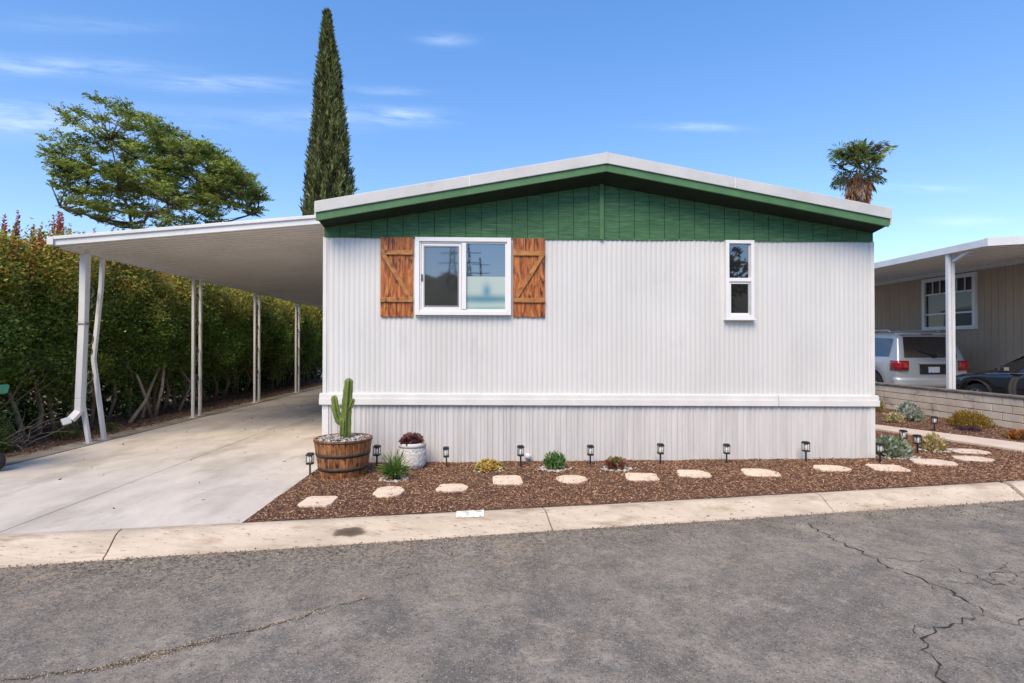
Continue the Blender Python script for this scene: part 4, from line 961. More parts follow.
def make_car(name, loc, lab, cat, tab, wheels, wr, paint, glass_sides, ztop_sill=.30):
    """tab rows: y, half width, z belt, z top, half width at top.  Local axes: +y is the front."""
    t = empty(name, loc, lab, cat)
    y0, y1 = tab[0][0], tab[-1][0]
    def zb(y):
        z = ztop_sill+ (.06 if abs(y-(y0+y1)/2) > (y1-y0)*.40 else 0)
        for wy in wheels:
            d = abs(y-wy)
            if d < wr+.07: z = max(z, wr+math.sqrt(max(0, (wr+.07)**2-d*d)))
        return z
    def sec(y):
        wb, zl, zt, wt = (lerp_tab(tab, y, j) for j in (1, 2, 3, 4)); b_ = zb(y)
        return [(wb*.96, b_), (wb*.995, b_+(zl-b_)*.3), (wb, b_+(zl-b_)*.62), (wb*.985, b_+(zl-b_)*.88), (wb*.955, zl), (wt+(wb*.955-wt)*.48, zl+(zt-zl)*.5), (wt+(wb-wt)*.06, zl+(zt-zl)*.88), (wt*.90, zt-(zt-zl)*.02), (wt*.5, zt+.012), (0, zt+.016)]
    ys = sorted(set([round(y0+(y1-y0)*i/70, 4) for i in range(71)]+[r[0] for r in tab]))
    mb = MB(); vs = []
    for y in ys:
        q = sec(y); full = q+[(-a, z) for a, z in q[-2::-1]]; vs += [(a, y, z) for a, z in full]
    k = 19
    mb.add(vs, [(i*k+j, i*k+j+1, (i+1)*k+j+1, (i+1)*k+j) for i in range(len(ys)-1) for j in range(k-1)], True)
    mb.add([vs[j] for j in range(k)], [tuple(range(k))]); mb.add(vs[-k:], [tuple(range(k))[::-1]])
    bo = mb.build('body', paint, t, (0,0,0))
    MB().box(-lerp_tab(tab,0,1)*.9, lerp_tab(tab,0,1)*.9, y0+.12, y1-.12, .2, .62).build('underbody', M_plastic, t, (0,0,0))
    def spt(side, y, f):
        q = sec(y); (xa, za), (xb, zc) = q[4], q[6]; q5 = q[5]
        if f < .5: x = xa+(q5[0]-xa)*f*2; z = za+(q5[1]-za)*f*2
        else: x = q5[0]+(xb-q5[0])*(f-.5)*2; z = q5[1]+(zc-q5[1])*(f-.5)*2
        return (side*(x+.007), y, z)
    for side in (-1, 1):
        for ya, yb, ta, tb_ in glass_sides:      # ta/tb: how high the pane reaches at its two ends
            mb = MB(); mb.grid(lambda u, v: spt(side, ya+(yb-ya)*u, .10+(ta+(tb_-ta)*u-.10)*v), 8, 4)
            mb.build('side_window', M_cglass, t, (0,0,0))
        for wy in wheels:
            ww = lerp_tab(tab, wy, 1); xo = side*(ww-.02); xi = side*(ww-.24)
            tw = MB(); pr = [(wr*.66, 0), (wr*.93, .0), (wr, .03), (wr, .19), (wr*.93, .22), (wr*.66, .22)]
            tw.lathe([(r, (xo-side*z)) for r, z in pr], 32, (0, wy, wr), axis='x')
            wo = tw.build('wheel', M_tyre, t, (0,0,0))
            rm = MB(); rm.lathe([(wr*.70, xo-side*.035), (wr*.70, xo-side*.005), (wr*.62, xo+side*.002), (wr*.60, xo-side*.03)], 28, (0, wy, wr), axis='x')
            rm.lathe([(wr*.13, xo-side*.03), (wr*.13, xo+side*.006), (wr*.08, xo+side*.012)], 16, (0, wy, wr), axis='x')
            for kk in range(7):
                a = 2*math.pi*kk/7; rm.bar((xo-side*.006, wy+wr*.1*math.cos(a), wr+wr*.1*math.sin(a)), (xo-side*.006, wy+wr*.64*math.cos(a), wr+wr*.64*math.sin(a)), .075 if wr > .36 else .05, .02, (1,0,0))
            rm.build('rim', M_rim, wo, (0,0,0))
    return t, sec, spt
# silver SUV, tail towards the street
tab = [(-2.52,.955,1.06,1.08,.90),(-2.47,.985,1.12,1.14,.93),(-2.43,.99,1.14,1.30,.90),(-2.28,.995,1.15,1.80,.78),(-2.15,1.0,1.15,1.88,.76),(-.9,1.0,1.15,1.91,.77),(.4,1.0,1.14,1.88,.76),(1.0,1.0,1.13,1.60,.78),(1.5,.995,1.12,1.20,.86),(1.6,.99,1.10,1.13,.88),(2.3,.97,1.02,1.05,.86),(2.62,.90,.86,.90,.80)]
suv, sec, spt = make_car('suv', (11.86, 15.93, .02), 'silver SUV parked under the neighbouring carport with its tailgate showing', 'car', tab, (-1.55, 1.55), .40, M_silver,
    [(-2.18,-1.22,.86,.92), (-1.12,-.2,.92,.92), (-.1,.62,.92,.80)])
def rearface(u, z):      # point on the sloping tail of the SUV, u across
    zz = [1.08,1.14,1.30,1.80,1.88]; yy = [-2.52,-2.47,-2.43,-2.28,-2.15]; return (u, float(np.interp(z, zz, yy))-.012, z)
def rz0(x): return x
MB().grid(lambda u, v: rearface((-.74+1.48*u)*(1-.13*v), 1.20+.56*v), 10, 8).build('rear_window', M_cglass, suv, (0,0,0))
MB().box(-.72, .72, -2.33, -2.10, 1.815, 1.875).build('spoiler', M_silver, suv, (0,0,0), bevel=.02)
MB().box(-.16, .16, -2.345, -2.331, 1.822, 1.848).build('brake_light', M_red, suv, (0,0,0))
wp = MB(); wp.bar((.10,-2.47,1.24), (-.30,-2.42,1.38), .03, .03); wp.bar((.10,-2.49,1.20), (.10,-2.46,1.28), .10, .05, (0,1,0)); wp.bar((-.02,-2.44,1.30), (-.50,-2.39,1.46), .018, .02); wp.build('wiper', M_plastic, suv, (0,0,0))
bp = MB(); bp.grid(lambda u, v: (lambda a: (1.0*math.sin(a), -2.40-.21*math.cos(a)**.5 if math.cos(a) > 0 else -2.40, .42+.26*v+(-.0)))((u-.5)*math.pi*.98), 24, 3)
bp.build('bumper', M_silver, suv, (0,0,0)).modifiers.new('solid', 'SOLIDIFY').thickness = -.06
MB().box(-.70, .70, -2.625, -2.56, .44, .52).build('lower_bumper', M_plastic, suv, (0,0,0))
MB().box(-.36, .36, -2.56, -2.52, .76, 1.02).build('plate_recess', M_plastic, suv, (0,0,0), bevel=.01)
MB().box(-.155, .155, -2.57, -2.561, .80, .955).build('number_plate', M_plate, suv, (0,0,0), bevel=.004)
MB().box(-.40, .40, -2.565, -2.52, 1.025, 1.05).build('chrome_bar', M_chrome, suv, (0,0,0))
for s in (-1, 1):
    pts_ = []
    tl = MB(); tl.grid(lambda u, v: ((s*.70+s*.285*min(1, u*1.7)), -2.535+(.0 if u < .5 else (u-.5)*.50)-.012+.0*v, .86+.26*v) , 10, 3)
    for xx in (0,): pass
    o = tl.build('tail_light', M_red, suv, (0,0,0)); md = o.modifiers.new('solid', 'SOLIDIFY'); md.thickness = .05; md.offset = 0
    MB().box(min(s*.74, s*.84), max(s*.74, s*.84), -2.580, -2.573, .94, 1.04).build('reflector', M_redl, o, (0,0,0))
    rl = MB(); rl.tube([(s*.70,-1.95,1.90),(s*.70,-1.85,1.955),(s*.70,.2,1.955),(s*.70,.35,1.90)], .018, 8); rl.build('roof_rail', M_silver, suv, (0,0,0))
    MB().grid(lambda u, v: (s*(.88-.05*v+.012-.13*v*.3), -2.42+.06*u+.12*v, 1.16+.6*v), 2, 4)
for s in (-1, 1): MB().box(min(s*1.0, s*1.16), max(s*1.0, s*1.16), .72, .84, 1.12, 1.32).build('mirror', M_silver, suv, (0,0,0), bevel=.03)
# black sedan nearer the street, same direction
tab = [(-2.35,.80,.78,.82,.70),(-2.2,.86,.90,.96,.76),(-1.8,.89,.96,1.03,.76),(-1.55,.90,.97,1.06,.74),(-.85,.91,.96,1.40,.58),(-.2,.92,.95,1.46,.57),(.35,.92,.94,1.43,.57),(1.25,.91,.90,1.00,.68),(1.4,.90,.88,.955,.70),(2.0,.86,.80,.86,.66),(2.3,.76,.66,.70,.60)]
sed, sec2, spt2 = make_car('sedan', (11.81, 9.80, .02), 'black sedan parked by the block wall, only its bonnet and front wheel in view', 'car', tab, (-1.38, 1.42), .335, M_blackp,
    [(-1.45,-.70,.35,.88), (-.62,.0,.90,.90), (.06,.98,.90,.38)], .22)
MB().grid(lambda u, v: ((-.52+1.04*u)*(1+.12*(1-v)), .42+.80*(1-v), 1.43-.42*(1-v)+.012), 8, 4).build('windscreen', M_cglass, sed, (0,0,0))
MB().grid(lambda u, v: ((-.52+1.04*u)*(1+.12*(1-v)), -.90-.62*(1-v), 1.39-.31*(1-v)+.012), 8, 4).build('rear_window', M_cglass, sed, (0,0,0))
for s in (-1, 1):
    MB().box(min(s*.90, s*1.08), max(s*.90, s*1.08), .62, .74, .96, 1.10).build('mirror', M_blackp, sed, (0,0,0), bevel=.035)
    mb = MB(); mb.tube([spt2(s, y_, .04) for y_ in (-1.4, -.6, .2, .9, 1.2)], .008, 5); mb.build('window_trim', M_chrome, sed, (0,0,0))
    o = MB().grid(lambda u, v: (s*(.60+.25*u), 2.30-.32*u**1.6, .60+.14*v), 8, 2).build('headlight', M_clear, sed, (0,0,0)); o.modifiers.new('solid', 'SOLIDIFY').thickness = .04
    mb = MB(); mb.tube([(s*.925, 1.42+.425*math.cos(a*math.pi/12), .335+.425*math.sin(a*math.pi/12)) for a in range(1, 12)], .016, 6); mb.build('arch_trim', M_plastic, sed, (0,0,0))
    MB().box(min(s*.925, s*.945), max(s*.925, s*.945), -.05, .12, .80, .825).build('handle', M_chrome, sed, (0,0,0))
    MB().box(min(s*.62, s*.80), max(s*.62, s*.80), -2.37, -2.30, .70, .82).build('tail_light', M_red, sed, (0,0,0))

# wheelie bin at the left edge
M_bin = mat('bin_plastic', (.03,.28,.19), (.02,.21,.145), rough=.45, scale=3)
M_binb = mat('bin_body_plastic', (.025,.05,.045), (.02,.04,.035), rough=.5, scale=3)
bn = empty('wheelie_bin', (-6.40, 6.35, 0), 'wheelie bin with a bright green lid at the left edge of the driveway', 'bin')
mb = MB(); mb.prism([(0,0)]*0 or [(-6.30,6.55),(-6.0,6.55),(-6.0,6.98),(-6.30,6.98)], .06, .09)
vs = [(-6.42,6.54,.10),(-6.08,6.54,.10),(-6.08,6.96,.10),(-6.42,6.96,.10),(-6.58,6.46,.93),(-6.03,6.46,.93),(-6.03,7.04,.93),(-6.58,7.04,.93)]
mb = MB().add(vs, [(0,3,2,1),(4,5,6,7),(0,1,5,4),(1,2,6,5),(2,3,7,6),(3,0,4,7)]); mb.v = [(x-.10, y-.38, z) for x, y, z in mb.v]; mb.build('bin_body', M_binb, bn, bevel=.03)
ld = MB(); ld.add([(-6.64,6.42,.935),(-6.02,6.42,.945),(-6.02,7.08,.945),(-6.64,7.08,.935),(-6.62,6.45,1.03),(-5.95,6.47,1.06),(-5.95,7.03,1.06),(-6.62,7.05,1.03)], [(0,3,2,1),(4,5,6,7),(0,1,5,4),(1,2,6,5),(2,3,7,6),(3,0,4,7)])
ld.v = [(x+.09, y-.38, z) for x, y, z in ld.v]; ld.build('lid', M_bin, bn, bevel=.02)
for yy in (6.50, 6.96):
    wh = MB(); wh.lathe([(.05,-6.16),(.115,-6.155),(.125,-6.14),(.125,-6.12),(.115,-6.105),(.05,-6.10)], 24, (0,0,0), axis='x')
    wh = MB(); wh.lathe([(.05,yy-.03),(.115,yy-.025),(.125,yy-.01),(.125,yy+.01),(.115,yy+.025),(.05,yy+.03)], 24, (0,0,0), axis='x')
    wh.v = [(z+(-5.99), x-.375, y+.135) for x, y, z in wh.v]; wl = wh.build('wheel', M_tyre, bn)
    hb = MB(); hb.lathe([(.02,yy-.034),(.055,yy-.032),(.06,yy-.026),(.05,yy-.02)], 16, (0,0,0), axis='x'); hb.v = [(z+(-5.99), x-.375, y+.135) for x, y, z in hb.v]; hb.build('hub', M_plastic, wl)

# ------------------------------------------------------------------ hedge
M_bark = mat('hedge_bark', (.36,.27,.19), (.22,.16,.11), scale=9, stretch=(1,1,.3), rough=.95, bump=.8, bscale=30)
def hedge_mesh(seed, nleaf, LL, shoots):
    """arrays for one hedge shrub about 1.7 m long; local origin on the ground, street side faces +x"""
    r = np.random.default_rng(seed); nc = 460
    f = r.random(nc); P = np.zeros((nc, 3)); Y = r.uniform(-.95, .95, nc); Z = .30+3.1*r.random(nc)**.82
    side = r.random(nc) < .70
    X = np.where(side, .60+.0*Y, r.uniform(-.6, .6, nc)); Z = np.where(side, Z, r.uniform(2.9, 3.35, nc))
    lump = np.array([.28*noise.noise(Vector((y*1.4+seed*7, z*1.2, x*1.3)))+.12*noise.noise(Vector((y*4+seed*7, z*4, x*3))) for x, y, z in zip(X, Y, Z)])
    X = X+np.where(side, lump*1.7-.30*(Z < 1.1)-.10*(Z > 2.9), 0); Z = Z*np.array([1+.16*noise.noise(Vector((y*1.1+seed*3.3, 4, 2)))*(z > 2.0) for y, z in zip(Y, Z)])+np.where(side, 0, lump*1.3)
    Cc = np.stack([X, Y, Z], 1)
    k = r.integers(0, nc, nleaf); pts = Cc[k]+r.normal(size=(nleaf, 3))*np.array([.11, .12, .11])
    inner = r.random(nleaf) < .20; pts[inner] = np.stack([r.uniform(-.4, .35, inner.sum()), r.uniform(-.95, .95, inner.sum()), .7+2.4*r.random(inner.sum())], 1)
    kind_in = inner.copy()
    thin = (pts[:, 2] > .95) | (r.random(nleaf) < .16+.55*np.clip(pts[:, 2], 0, 1)); pts = pts[thin]; k = k[thin]; kind_in = kind_in[thin]; n = len(pts)
    D = r.normal(size=(n, 3))*.7+np.array([.65, 0, .25]); tone = r.uniform(.55, 1.4, nc)[k]
    base = np.array([(.18,.28,.055),(.25,.36,.065),(.11,.19,.042),(.36,.45,.09),(.46,.46,.10)])[r.choice(5, n, p=[.32,.28,.2,.14,.06])]
    C = base*tone[:, None]*r.uniform(.8, 1.2, (n, 1))
    top = np.clip((pts[:, 2]-2.30+.8*(tone-.9))/.7, 0, 1)*(r.random(n) < np.clip(.9*(tone-.35), .15, .9))
    young = np.array([(.78,.66,.10),(.68,.64,.12),(.76,.46,.08),(.62,.24,.07),(.46,.11,.06)])[r.choice(5, n, p=[.28,.24,.2,.18,.10])]
    C = C*(1-top[:, None]*.9)+young*top[:, None]*.9
    L = LL*r.uniform(.7, 1.3, n)
    L[kind_in] *= 1.7
    nb_ = 4200        # back of the shrub, larger and looser, shade put into the leaf colour
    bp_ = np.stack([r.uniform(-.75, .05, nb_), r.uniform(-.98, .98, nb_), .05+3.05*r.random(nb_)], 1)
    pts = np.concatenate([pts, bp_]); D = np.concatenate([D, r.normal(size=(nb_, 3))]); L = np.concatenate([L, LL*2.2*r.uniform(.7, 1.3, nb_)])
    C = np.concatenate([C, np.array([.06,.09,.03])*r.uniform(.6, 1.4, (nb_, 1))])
    sp, sd2, sc_, sl2 = [], [], [], []
    for q in range(shoots):
        x, y = r.uniform(-.5, .55), r.uniform(-.9, .9); h0 = 3.15+.2*r.random(); hh = r.uniform(.25, .75)
        col = np.array([(.40,.08,.055),(.50,.14,.08),(.48,.22,.08),(.30,.07,.05)])[r.integers(0, 4)]; m = int(60*hh/.4)
        z = r.random(m)*hh; a = r.uniform(0, 6.28, m); sp.append(np.stack([x+.02*z, y+.03*z, h0+z], 1)); sd2.append(np.stack([np.cos(a)*.8, np.sin(a)*.8, np.full(m, .75)], 1)); sc_.append(col*r.uniform(.7, 1.3, (m, 1))); sl2.append(LL*1.2*(1.15-z/hh*.6))
    if shoots: pts = np.concatenate([pts]+sp); D = np.concatenate([D]+sd2); C = np.concatenate([C]+sc_); L = np.concatenate([L]+sl2)
    return pts, D, L, np.clip(C, 0, 1)
HL = ['hedge shrub with red shoots at the left edge of the picture', 'hedge shrub with tall red shoots just left of the kinked front carport post', 'hedge shrub directly behind the kinked front carport post',
      'hedge shrub between the first and second carport posts, bare stems crossing at its foot', 'hedge shrub behind the second carport post', 'hedge shrub between the second and third carport posts',
      'hedge shrub behind the third carport post', 'hedge shrub between the third and fourth carport posts', 'hedge shrub behind the fourth carport post', 'hedge shrub just beyond the fourth carport post', 'farthest hedge shrub, beside the left corner of the white home']
proto = {}
for i in range(11):
    y = 6.9+i*1.75; x = -8.05+random.uniform(-.08, .08); near_ = i < 6
    key = i if near_ else ('far', i % 2)
    hs = [.93,.96,1.0,.95,1.02,.96,1.0,.94,1.0,.97,1.0][i]
    t = empty('hedge_shrub', (x, y, 0), HL[i], 'shrub', 'hedge shrubs in a row along the driveway', R(random.uniform(-5, 5)))
    if key not in proto:
        n, LL = (24000, .062) if near_ else (15000, .080)
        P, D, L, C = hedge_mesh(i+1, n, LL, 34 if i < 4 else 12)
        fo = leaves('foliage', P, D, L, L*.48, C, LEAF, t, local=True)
        rr = random.Random(i*5+1); stems = []
        for q in range(4):
            yy = -.7+.45*q+rr.uniform(-.12,.12); lean = rr.uniform(-.35, .35); mb = MB()
            mb.tube([(rr.uniform(.2,.42), yy, -.05), (rr.uniform(.2,.4), yy+lean*.3, .45), (rr.uniform(.1,.3), yy+lean*.8, 1.1), (.0, yy+lean, 1.9), (-.05, yy+lean*1.1, 2.7)], [rr.uniform(.03,.055),.036,.030,.022,.01], 7)
            for w_ in range(3): z = rr.uniform(.3, 1.2); mb.tube([(.28, yy+lean*z*.5, z), (.42, yy+lean*z*.5+rr.uniform(-.4,.4), z+.35), (.48, yy+rr.uniform(-.6,.6), z+.75)], [.014,.010,.004], 5)
            o = mb.build('stem', M_bark, None); o.parent = t; stems.append(o)
        proto[key] = [fo]+stems
    else:
        for o in proto[key]: c = o.copy(); COL.objects.link(c); c.parent = t
    t.scale = (1, 1, hs)
# crossing dry stems under the hedge by the second post, and a tangle of twigs near the front
DH = [((-7.42,10.15,-.02),(-7.40,10.3,.5),(-7.45,10.75,1.05)), ((-7.35,10.35,-.02),(-7.38,10.15,.55),(-7.4,9.95,.95)), ((-7.3,9.6,.0),(-7.32,10.1,.38),(-7.4,10.5,.8)), ((-7.38,10.5,-.02),(-7.3,10.62,.6),(-7.42,10.9,1.2)), ((-7.3,12.6,.0),(-7.33,13.1,.5),(-7.4,13.3,1.0)), ((-7.35,13.5,.0),(-7.33,13.2,.55),(-7.4,12.8,1.0))]
M_pale = mat('pale_bark', (.50,.38,.27), (.34,.25,.18), scale=12, rough=.95)
ds_ = empty('dead_stump', (-7.2, 11.35, 0), 'crossing bare tan stems at the hedge foot left of the second carport post', 'stump')
for p in DH[:4]: MB().tube([(a+.18, b+1.05, c) for a, b, c in p], [.038,.032,.02], 8).build('stem', M_pale, ds_)
ds_ = empty('dead_stump', (-7.35, 13.1, 0), 'two leaning bare stems at the hedge foot left of the third carport post', 'stump')
for p in DH[4:]: MB().tube(p, [.03,.026,.02], 7).build('stem', M_pale, ds_)
tw = MB(); rr = random.Random(4)
for k in range(38):
    p = Vector((-7.15+rr.uniform(-.15,.15), 7.95+rr.uniform(-.4,.5), .02)); d = Vector((rr.uniform(-.5,.6), rr.uniform(-1,1), rr.uniform(.3,1.1))); P = [p.copy()]
    for s in range(5): p = p+d.normalized()*.14; d = d+Vector((rr.uniform(-.5,.5), rr.uniform(-.5,.5), rr.uniform(-.55,.15))); P.append(p.copy())
    tw.tube(P, [.006,.006,.005,.004,.003,.002], 5)
tag(tw.build('dry_twigs', M_pale), 'tangle of dry tan twigs at the hedge foot near the front left', 'twigs')
dome('low_bush', -7.28, 7.72, .40, .62, 2600, .05, .026, [(.11,.17,.04),(.16,.22,.055),(.07,.11,.03),(.22,.25,.07)], 'low light green bush at the hedge foot on the left edge', 'bush', .35, z=0, shell=.4)
dome('weed', -6.95, 8.9, .22, .22, 380, .08, .018, [(.12,.18,.05),(.18,.22,.07),(.22,.20,.09)], 'tuft of green weeds at the hedge foot behind the kinked post', 'weed', .8, z=0, shell=.2)
dome('weed', -6.9, 9.8, .20, .10, 240, .06, .018, [(.12,.18,.05),(.18,.22,.07),(.22,.20,.09)], 'small low weeds on the soil strip beyond the kinked post', 'weed', .6, z=0, shell=.2)

# ------------------------------------------------------------------ trees
M_trunk = mat('tree_bark', (.14,.11,.085), (.08,.06,.045), scale=6, stretch=(1,1,.3), rough=.95, bump=.8, bscale=20)
# spreading broadleaf tree beyond the hedge: drooping pinnate leaves in layered tufts
TB = Vector((-15.2, 24, 0))
TOPX = [-19.4,-18.4,-17.8,-17.2,-16.6,-15.6,-14.4,-13.2,-11.8,-10.9]; TOPZ = [9.3,10.0,10.2,11.4,12.0,11.7,11.6,10.9,10.2,9.0]; BOTZ = [8.2,7.4,7.0,6.8,6.6,6.6,6.6,6.9,7.4,8.0]
tr = empty('broadleaf_tree', tuple(TB), 'spreading broadleaf tree with star shaped tufts of leaves rising beyond the carport', 'tree')
mb = MB(); mb.tube([TB, TB+Vector((.1,0,2)), TB+Vector((-.1,0,4.6))], [.22,.19,.15], 10); mb.build('trunk', M_trunk, tr)
P, D, L, C = [], [], [], []; lb = MB(); rr = random.Random(23)
nodes = [(TB+Vector((-.1,0,4.5)), 0)]
def crown_pt(inner):
    x = rr.uniform(-18.3, -10.8); zt = np.interp(x, TOPX, TOPZ); zb_ = np.interp(x, TOPX, BOTZ); q = rr.random()
    z = zb_+(zt-zb_)*(q if inner else q**.75)*(.85 if inner else .97); hy = 2.6*math.sqrt(max(.05, 1-((x+14.9)/5.2)**2)); return Vector((x, 24+rr.uniform(-hy, hy), float(z)))
subs = sorted([crown_pt(True) for _ in range(30)], key=lambda q: (q-nodes[0][0]).length)
for c in subs:
    cand = [q for q in nodes if q[0].z < c.z-.1 or q[1] == 0]; s0 = min(cand, key=lambda q: (q[0]-c).length+.3*q[1])
    m1 = s0[0].lerp(c, .5)+Vector((rr.uniform(-.2,.2), rr.uniform(-.2,.2), -.15)); w0 = [.10,.06,.04,.03,.025,.02][min(5, s0[1])]
    lb.tube([s0[0], m1, c], [w0, w0*.75, w0*.5], 6); nodes += [(c, s0[1]+1)]
tufts = [crown_pt(False) for _ in range(500)]
for e in tufts:
    s0 = min(nodes, key=lambda q: (q[0]-e).length); lb.tube([s0[0], s0[0].lerp(e, .5)+Vector((0,0,-.05)), e], [.018,.012,.006], 4)
    tone = rr.uniform(.65, 1.35); nf = rr.randint(8, 11); up_ = rr.uniform(.0, 1.3)
    for k in range(nf):
        a = 2*math.pi*k/nf+rr.uniform(-.3,.3); fl = rr.uniform(.34, .54); dr = Vector((math.cos(a), math.sin(a), up_+rr.uniform(-.15,.7))).normalized(); pos = e.copy()
        ns_ = 7; sv = dr.cross(Vector((rr.uniform(-.4,.4),rr.uniform(-.4,.4),1))).normalized()
        for s in range(ns_):
            dr = (dr+Vector((0,0,-.10))).normalized(); pos = pos+dr*fl/ns_
            for sd3 in (-1, 1):
                dd = dr*.7+sv*sd3*.7+Vector((0,0,-.15+rr.gauss(0,.4))); P.append(pos); D.append(dd); L.append(.15*rr.uniform(.8,1.15)*(1-.35*s/ns_)); C.append(tone)
C = np.array(C)[:, None]*pal(len(P), [(.20,.27,.055),(.28,.36,.07),(.13,.18,.04),(.44,.47,.12)], None, .2)
leaves('crown', np.array(P), np.array(D), np.array(L), np.array(L)*.48, np.clip(C,0,1), LEAF, tr); lb.build('limb', M_trunk, tr)
# cypress
CX_, CY_ = -7.28, 24.0
cy = empty('cypress', (CX_, CY_, 0), 'tall narrow dark green cypress rising behind the left roof edge', 'tree')
def cyr(z):     # silhouette radius
    return float(np.interp(z, [0,1,4,7.5,8.7,9.65,11,12.9,14.5,15.7,16.4,16.7], [.3,.9,1.15,1.02,.94,.82,.66,.50,.34,.16,.06,.0]))
MB().tube([(CX_,CY_,0),(CX_,CY_,6),(CX_,CY_,16.8)], [.2,.15,.02], 8).build('trunk', M_trunk, cy)
n = 42000; z = 3.5+13.25*rng.random(n)**1.15; z = np.minimum(z, 16.7); a = rng.uniform(0, 2*np.pi, n)
lump = np.array([1+.20*noise.noise(Vector((math.cos(q)*1.6, math.sin(q)*1.6, zz*.8)))+.5*noise.noise(Vector((math.cos(q)*4.5, math.sin(q)*4.5, zz*1.3))) for q, zz in zip(a, z)])
rad = np.array([cyr(q) for q in z])*lump*(.72+.28*rng.random(n)**.5)
P = np.stack([CX_+np.cos(a)*rad-.04*(z-9)*.4, CY_+np.sin(a)*rad, z], 1)
D = np.stack([np.cos(a)*.38, np.sin(a)*.38, np.ones(n)], 1)+rng.normal(size=(n, 3))*.33
clump = np.array([noise.noise(Vector((math.cos(q)*5, math.sin(q)*5, zz*.8))) for q, zz in zip(a, z)])
C = pal(n, [(.05,.075,.035),(.11,.145,.045),(.20,.22,.07),(.34,.32,.13)], [.26,.32,.25,.17], .3)*(1+1.3*np.clip(clump, -.5, .6))[:, None]
leaves('crown', P, D, rng.uniform(.12,.34,n), rng.uniform(.035,.075,n), np.clip(C,0,1), LEAF, cy)
pts = []
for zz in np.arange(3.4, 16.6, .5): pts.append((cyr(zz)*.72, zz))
mb = MB(); mb.lathe(pts, 14, (CX_, CY_, 0)); mb.v = [(x-.04*(z_-9)*.4, y, z_) for x, y, z_ in mb.v]; mb.build('inner_core', mat('dark_core', (.03,.035,.02), (.05,.045,.03), scale=4, stretch=(1,1,.3), rough=1), cy)  # solid core closing the crown, its dark colour standing for the shade inside
# fan palm
PXx, PYy = 22.0, 30.0
pm = empty('fan_palm', (PXx, PYy, 0), 'fan palm with a skirt of dead brown fronds rising behind the right roof edge', 'palm tree')
MB().tube([(PXx,PYy,0),(PXx+.05,PYy,6),(PXx,PYy,11.8)], [.32,.26,.24], 12).build('trunk', M_trunk, pm)
def fan(P, D, L, C, c, dr, pet, bl, col, spread=1.0, droop=.5, rr=random):
    dr = dr.normalized(); base = c+dr*pet; sv = dr.cross(Vector((rr.uniform(-1,1), rr.uniform(-1,1), rr.uniform(.1, 1)))).normalized(); ns_ = 26
    for k in range(ns_):
        a = (k/(ns_-1)-.5)*math.pi*1.25*spread; d = (dr*math.cos(a)+sv*math.sin(a)).normalized(); l = bl*rr.uniform(.85,1.1)
        P.append(tuple(base)); D.append(tuple(d)); L.append(l*.62); C.append(col)
        p2 = base+d*l*.55; P.append(tuple(p2)); D.append(tuple((d+Vector((0,0,-droop*rr.uniform(.6,1.8)))).normalized())); L.append(l*.55); C.append(tuple(q*.9 for q in col))
P, D, L, C = [], [], [], []; pe = MB(); c = Vector((PXx, PYy, 12.3)); rr = random.Random(5)
for k in range(60):
    a = k*2.4; e = rr.uniform(-1.0, 1.35) if k < 56 else rr.uniform(1.0, 1.5); dr = Vector((math.cos(a)*math.cos(e), math.sin(a)*math.cos(e), math.sin(e)))
    col = rr.choice([(.11,.17,.045),(.17,.25,.06),(.07,.10,.045),(.34,.38,.08),(.11,.17,.045),(.22,.21,.13)]); pl_ = rr.uniform(.8, 1.4)*(1.0 if e < .9 else .75)
    fan(P, D, L, C, c, dr, pl_, rr.uniform(.5,.72), col, 1, .5, rr); pe.tube([c, c+dr*pl_*.5+Vector((0,0,.03)), c+dr*pl_], [.02,.014,.01], 4)
leaves('crown', np.array(P), np.array(D), np.array(L), .075, np.array(C), LEAF, pm); pe.build('petiole', M_twig, pm)
P, D, L, C = [], [], [], []
for k in range(240):
    a = rr.uniform(0, 6.28); z0 = rr.uniform(9.6, 11.9); c = Vector((PXx+.22*math.cos(a), PYy+.22*math.sin(a), z0)); fl = .15 if z0 < 11.0 else .3; dr = Vector((math.cos(a)*fl, math.sin(a)*fl, -1))
    col = rr.choice([(.34,.17,.09),(.42,.28,.19),(.20,.09,.05),(.48,.38,.30),(.42,.17,.07)]); fan(P, D, L, C, c, dr, rr.uniform(.2,.6), rr.uniform(.4,.7), col, .4, 1.2, rr)
leaves('dead_fronds', np.array(P), np.array(D), np.array(L), .05, np.array(C), DRY, pm)

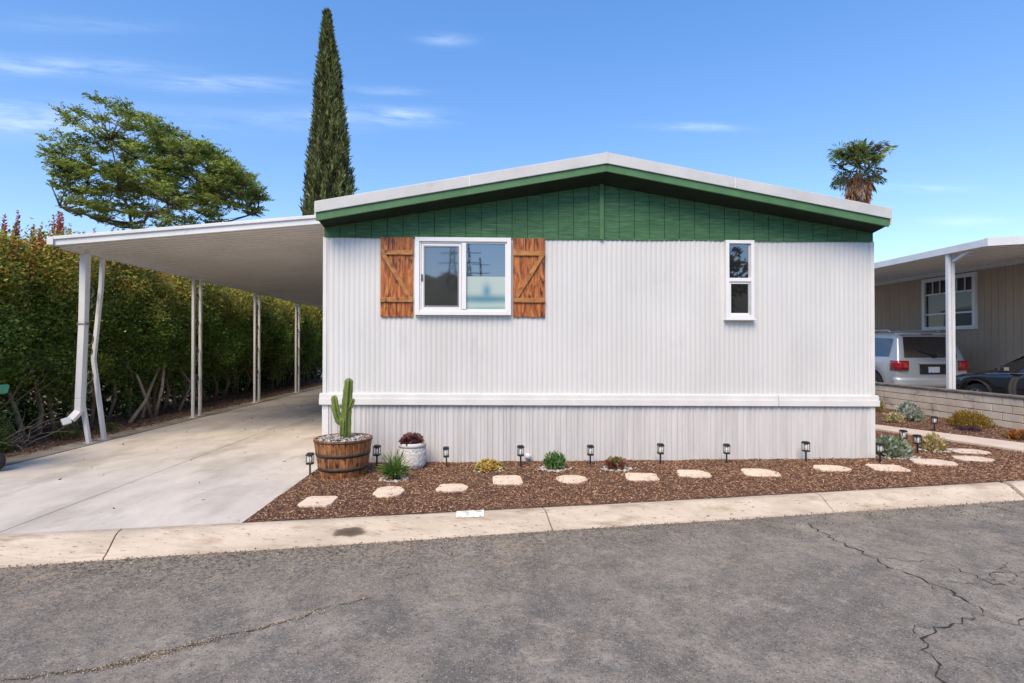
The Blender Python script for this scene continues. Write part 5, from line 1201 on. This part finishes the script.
# ------------------------------------------------------------------ across the street, seen in the window glass
def pylon(x, y, h, wd, lab, arms):
    t = empty('pylon', (x, y, -1), lab, 'pylon', 'pylons on the hillside across the street')
    mb = MB()
    def hw(z): return wd*(1-z/h*.88)/2
    for i, j in ((-1,-1),(1,-1),(1,1),(-1,1)): mb.tube([(x+i*hw(0), y+j*hw(0), -1), (x+i*hw(h), y+j*hw(h), h)], .16, 5)
    z = 0
    while z < h-3:
        z2 = z+max(2.5, hw(z)*2.4)
        for j in (-1, 1): mb.bar((x-hw(z), y+j*hw(z), z), (x+hw(z2), y+j*hw(z2), z2), .12, .12); mb.bar((x+hw(z), y+j*hw(z), z), (x-hw(z2), y+j*hw(z2), z2), .12, .12)
        z = z2
    mb.build('tower', M_pyl, t)
    for az_, aw in arms: MB().bar((x-aw, y, az_), (x+aw, y, az_), .22, .22).build('cross_arm', M_pyl, t)
M_pyl = mat('pylon_steel', (.05,.05,.055), (.03,.03,.03), rough=.6)
pylon(-13.5, -180, 40, 7, 'broad lattice pylon left of the others, reflected in the wide window', [(36, 4.5), (32.5, 5.5), (29, 4.5)])
pylon(-8, -190, 42, 3, 'slim steel pylon reflected at the middle of the wide window', [(38, 5), (34, 5), (30, 5)])
pylon(-3.5, -200, 38, 2.4, 'short steel pylon reflected right of the middle of the wide window', [(35, 4), (31.5, 4)])
def big_tree(x, y, r, h, lab, cols):
    t = empty('broadleaf_tree', (x, y, -.1), lab, 'tree', 'trees across the street')
    MB().tube([(x,y,-.2),(x+.1,y,h*.4),(x,y,h*.7)], [.22,.17,.08], 8).build('trunk', M_trunk, t)
    n = 6000; d = rnd(n); q = (.5+.5*rng.random(n)**.4)[:, None]; lump = np.array([1+.4*noise.noise(Vector(v*2.2)+Vector((x, y, 0))) for v in d])[:, None]
    P = d*q*lump*np.array([r, r, h*.38])+np.array([x, y, h*.62])
    leaves('crown', P, d+rng.normal(size=(n,3))*.6, rng.uniform(.2,.4,n), .16, pal(n, cols, None, .4), LEAF, t)
big_tree(9.5, -13, 3.6, 7.5, 'bushy tree across the street reflected in the narrow window', [(.07,.09,.03),(.04,.06,.02),(.20,.07,.04),(.12,.10,.04)])
big_tree(4.0, -19, 3.2, 6.0, 'reddish tree across the street beside the bushy one', [(.16,.06,.035),(.06,.06,.03),(.10,.09,.04)])
big_tree(-9, -24, 3.0, 4.2, 'small tree across the street on the left', [(.05,.08,.03),(.08,.11,.04)])
for o in bpy.data.objects:
    if o.parent is None and o.type in ('MESH', 'EMPTY') and not o.get('kind') and not o.get('label'): print('UNLABELLED', o.name)
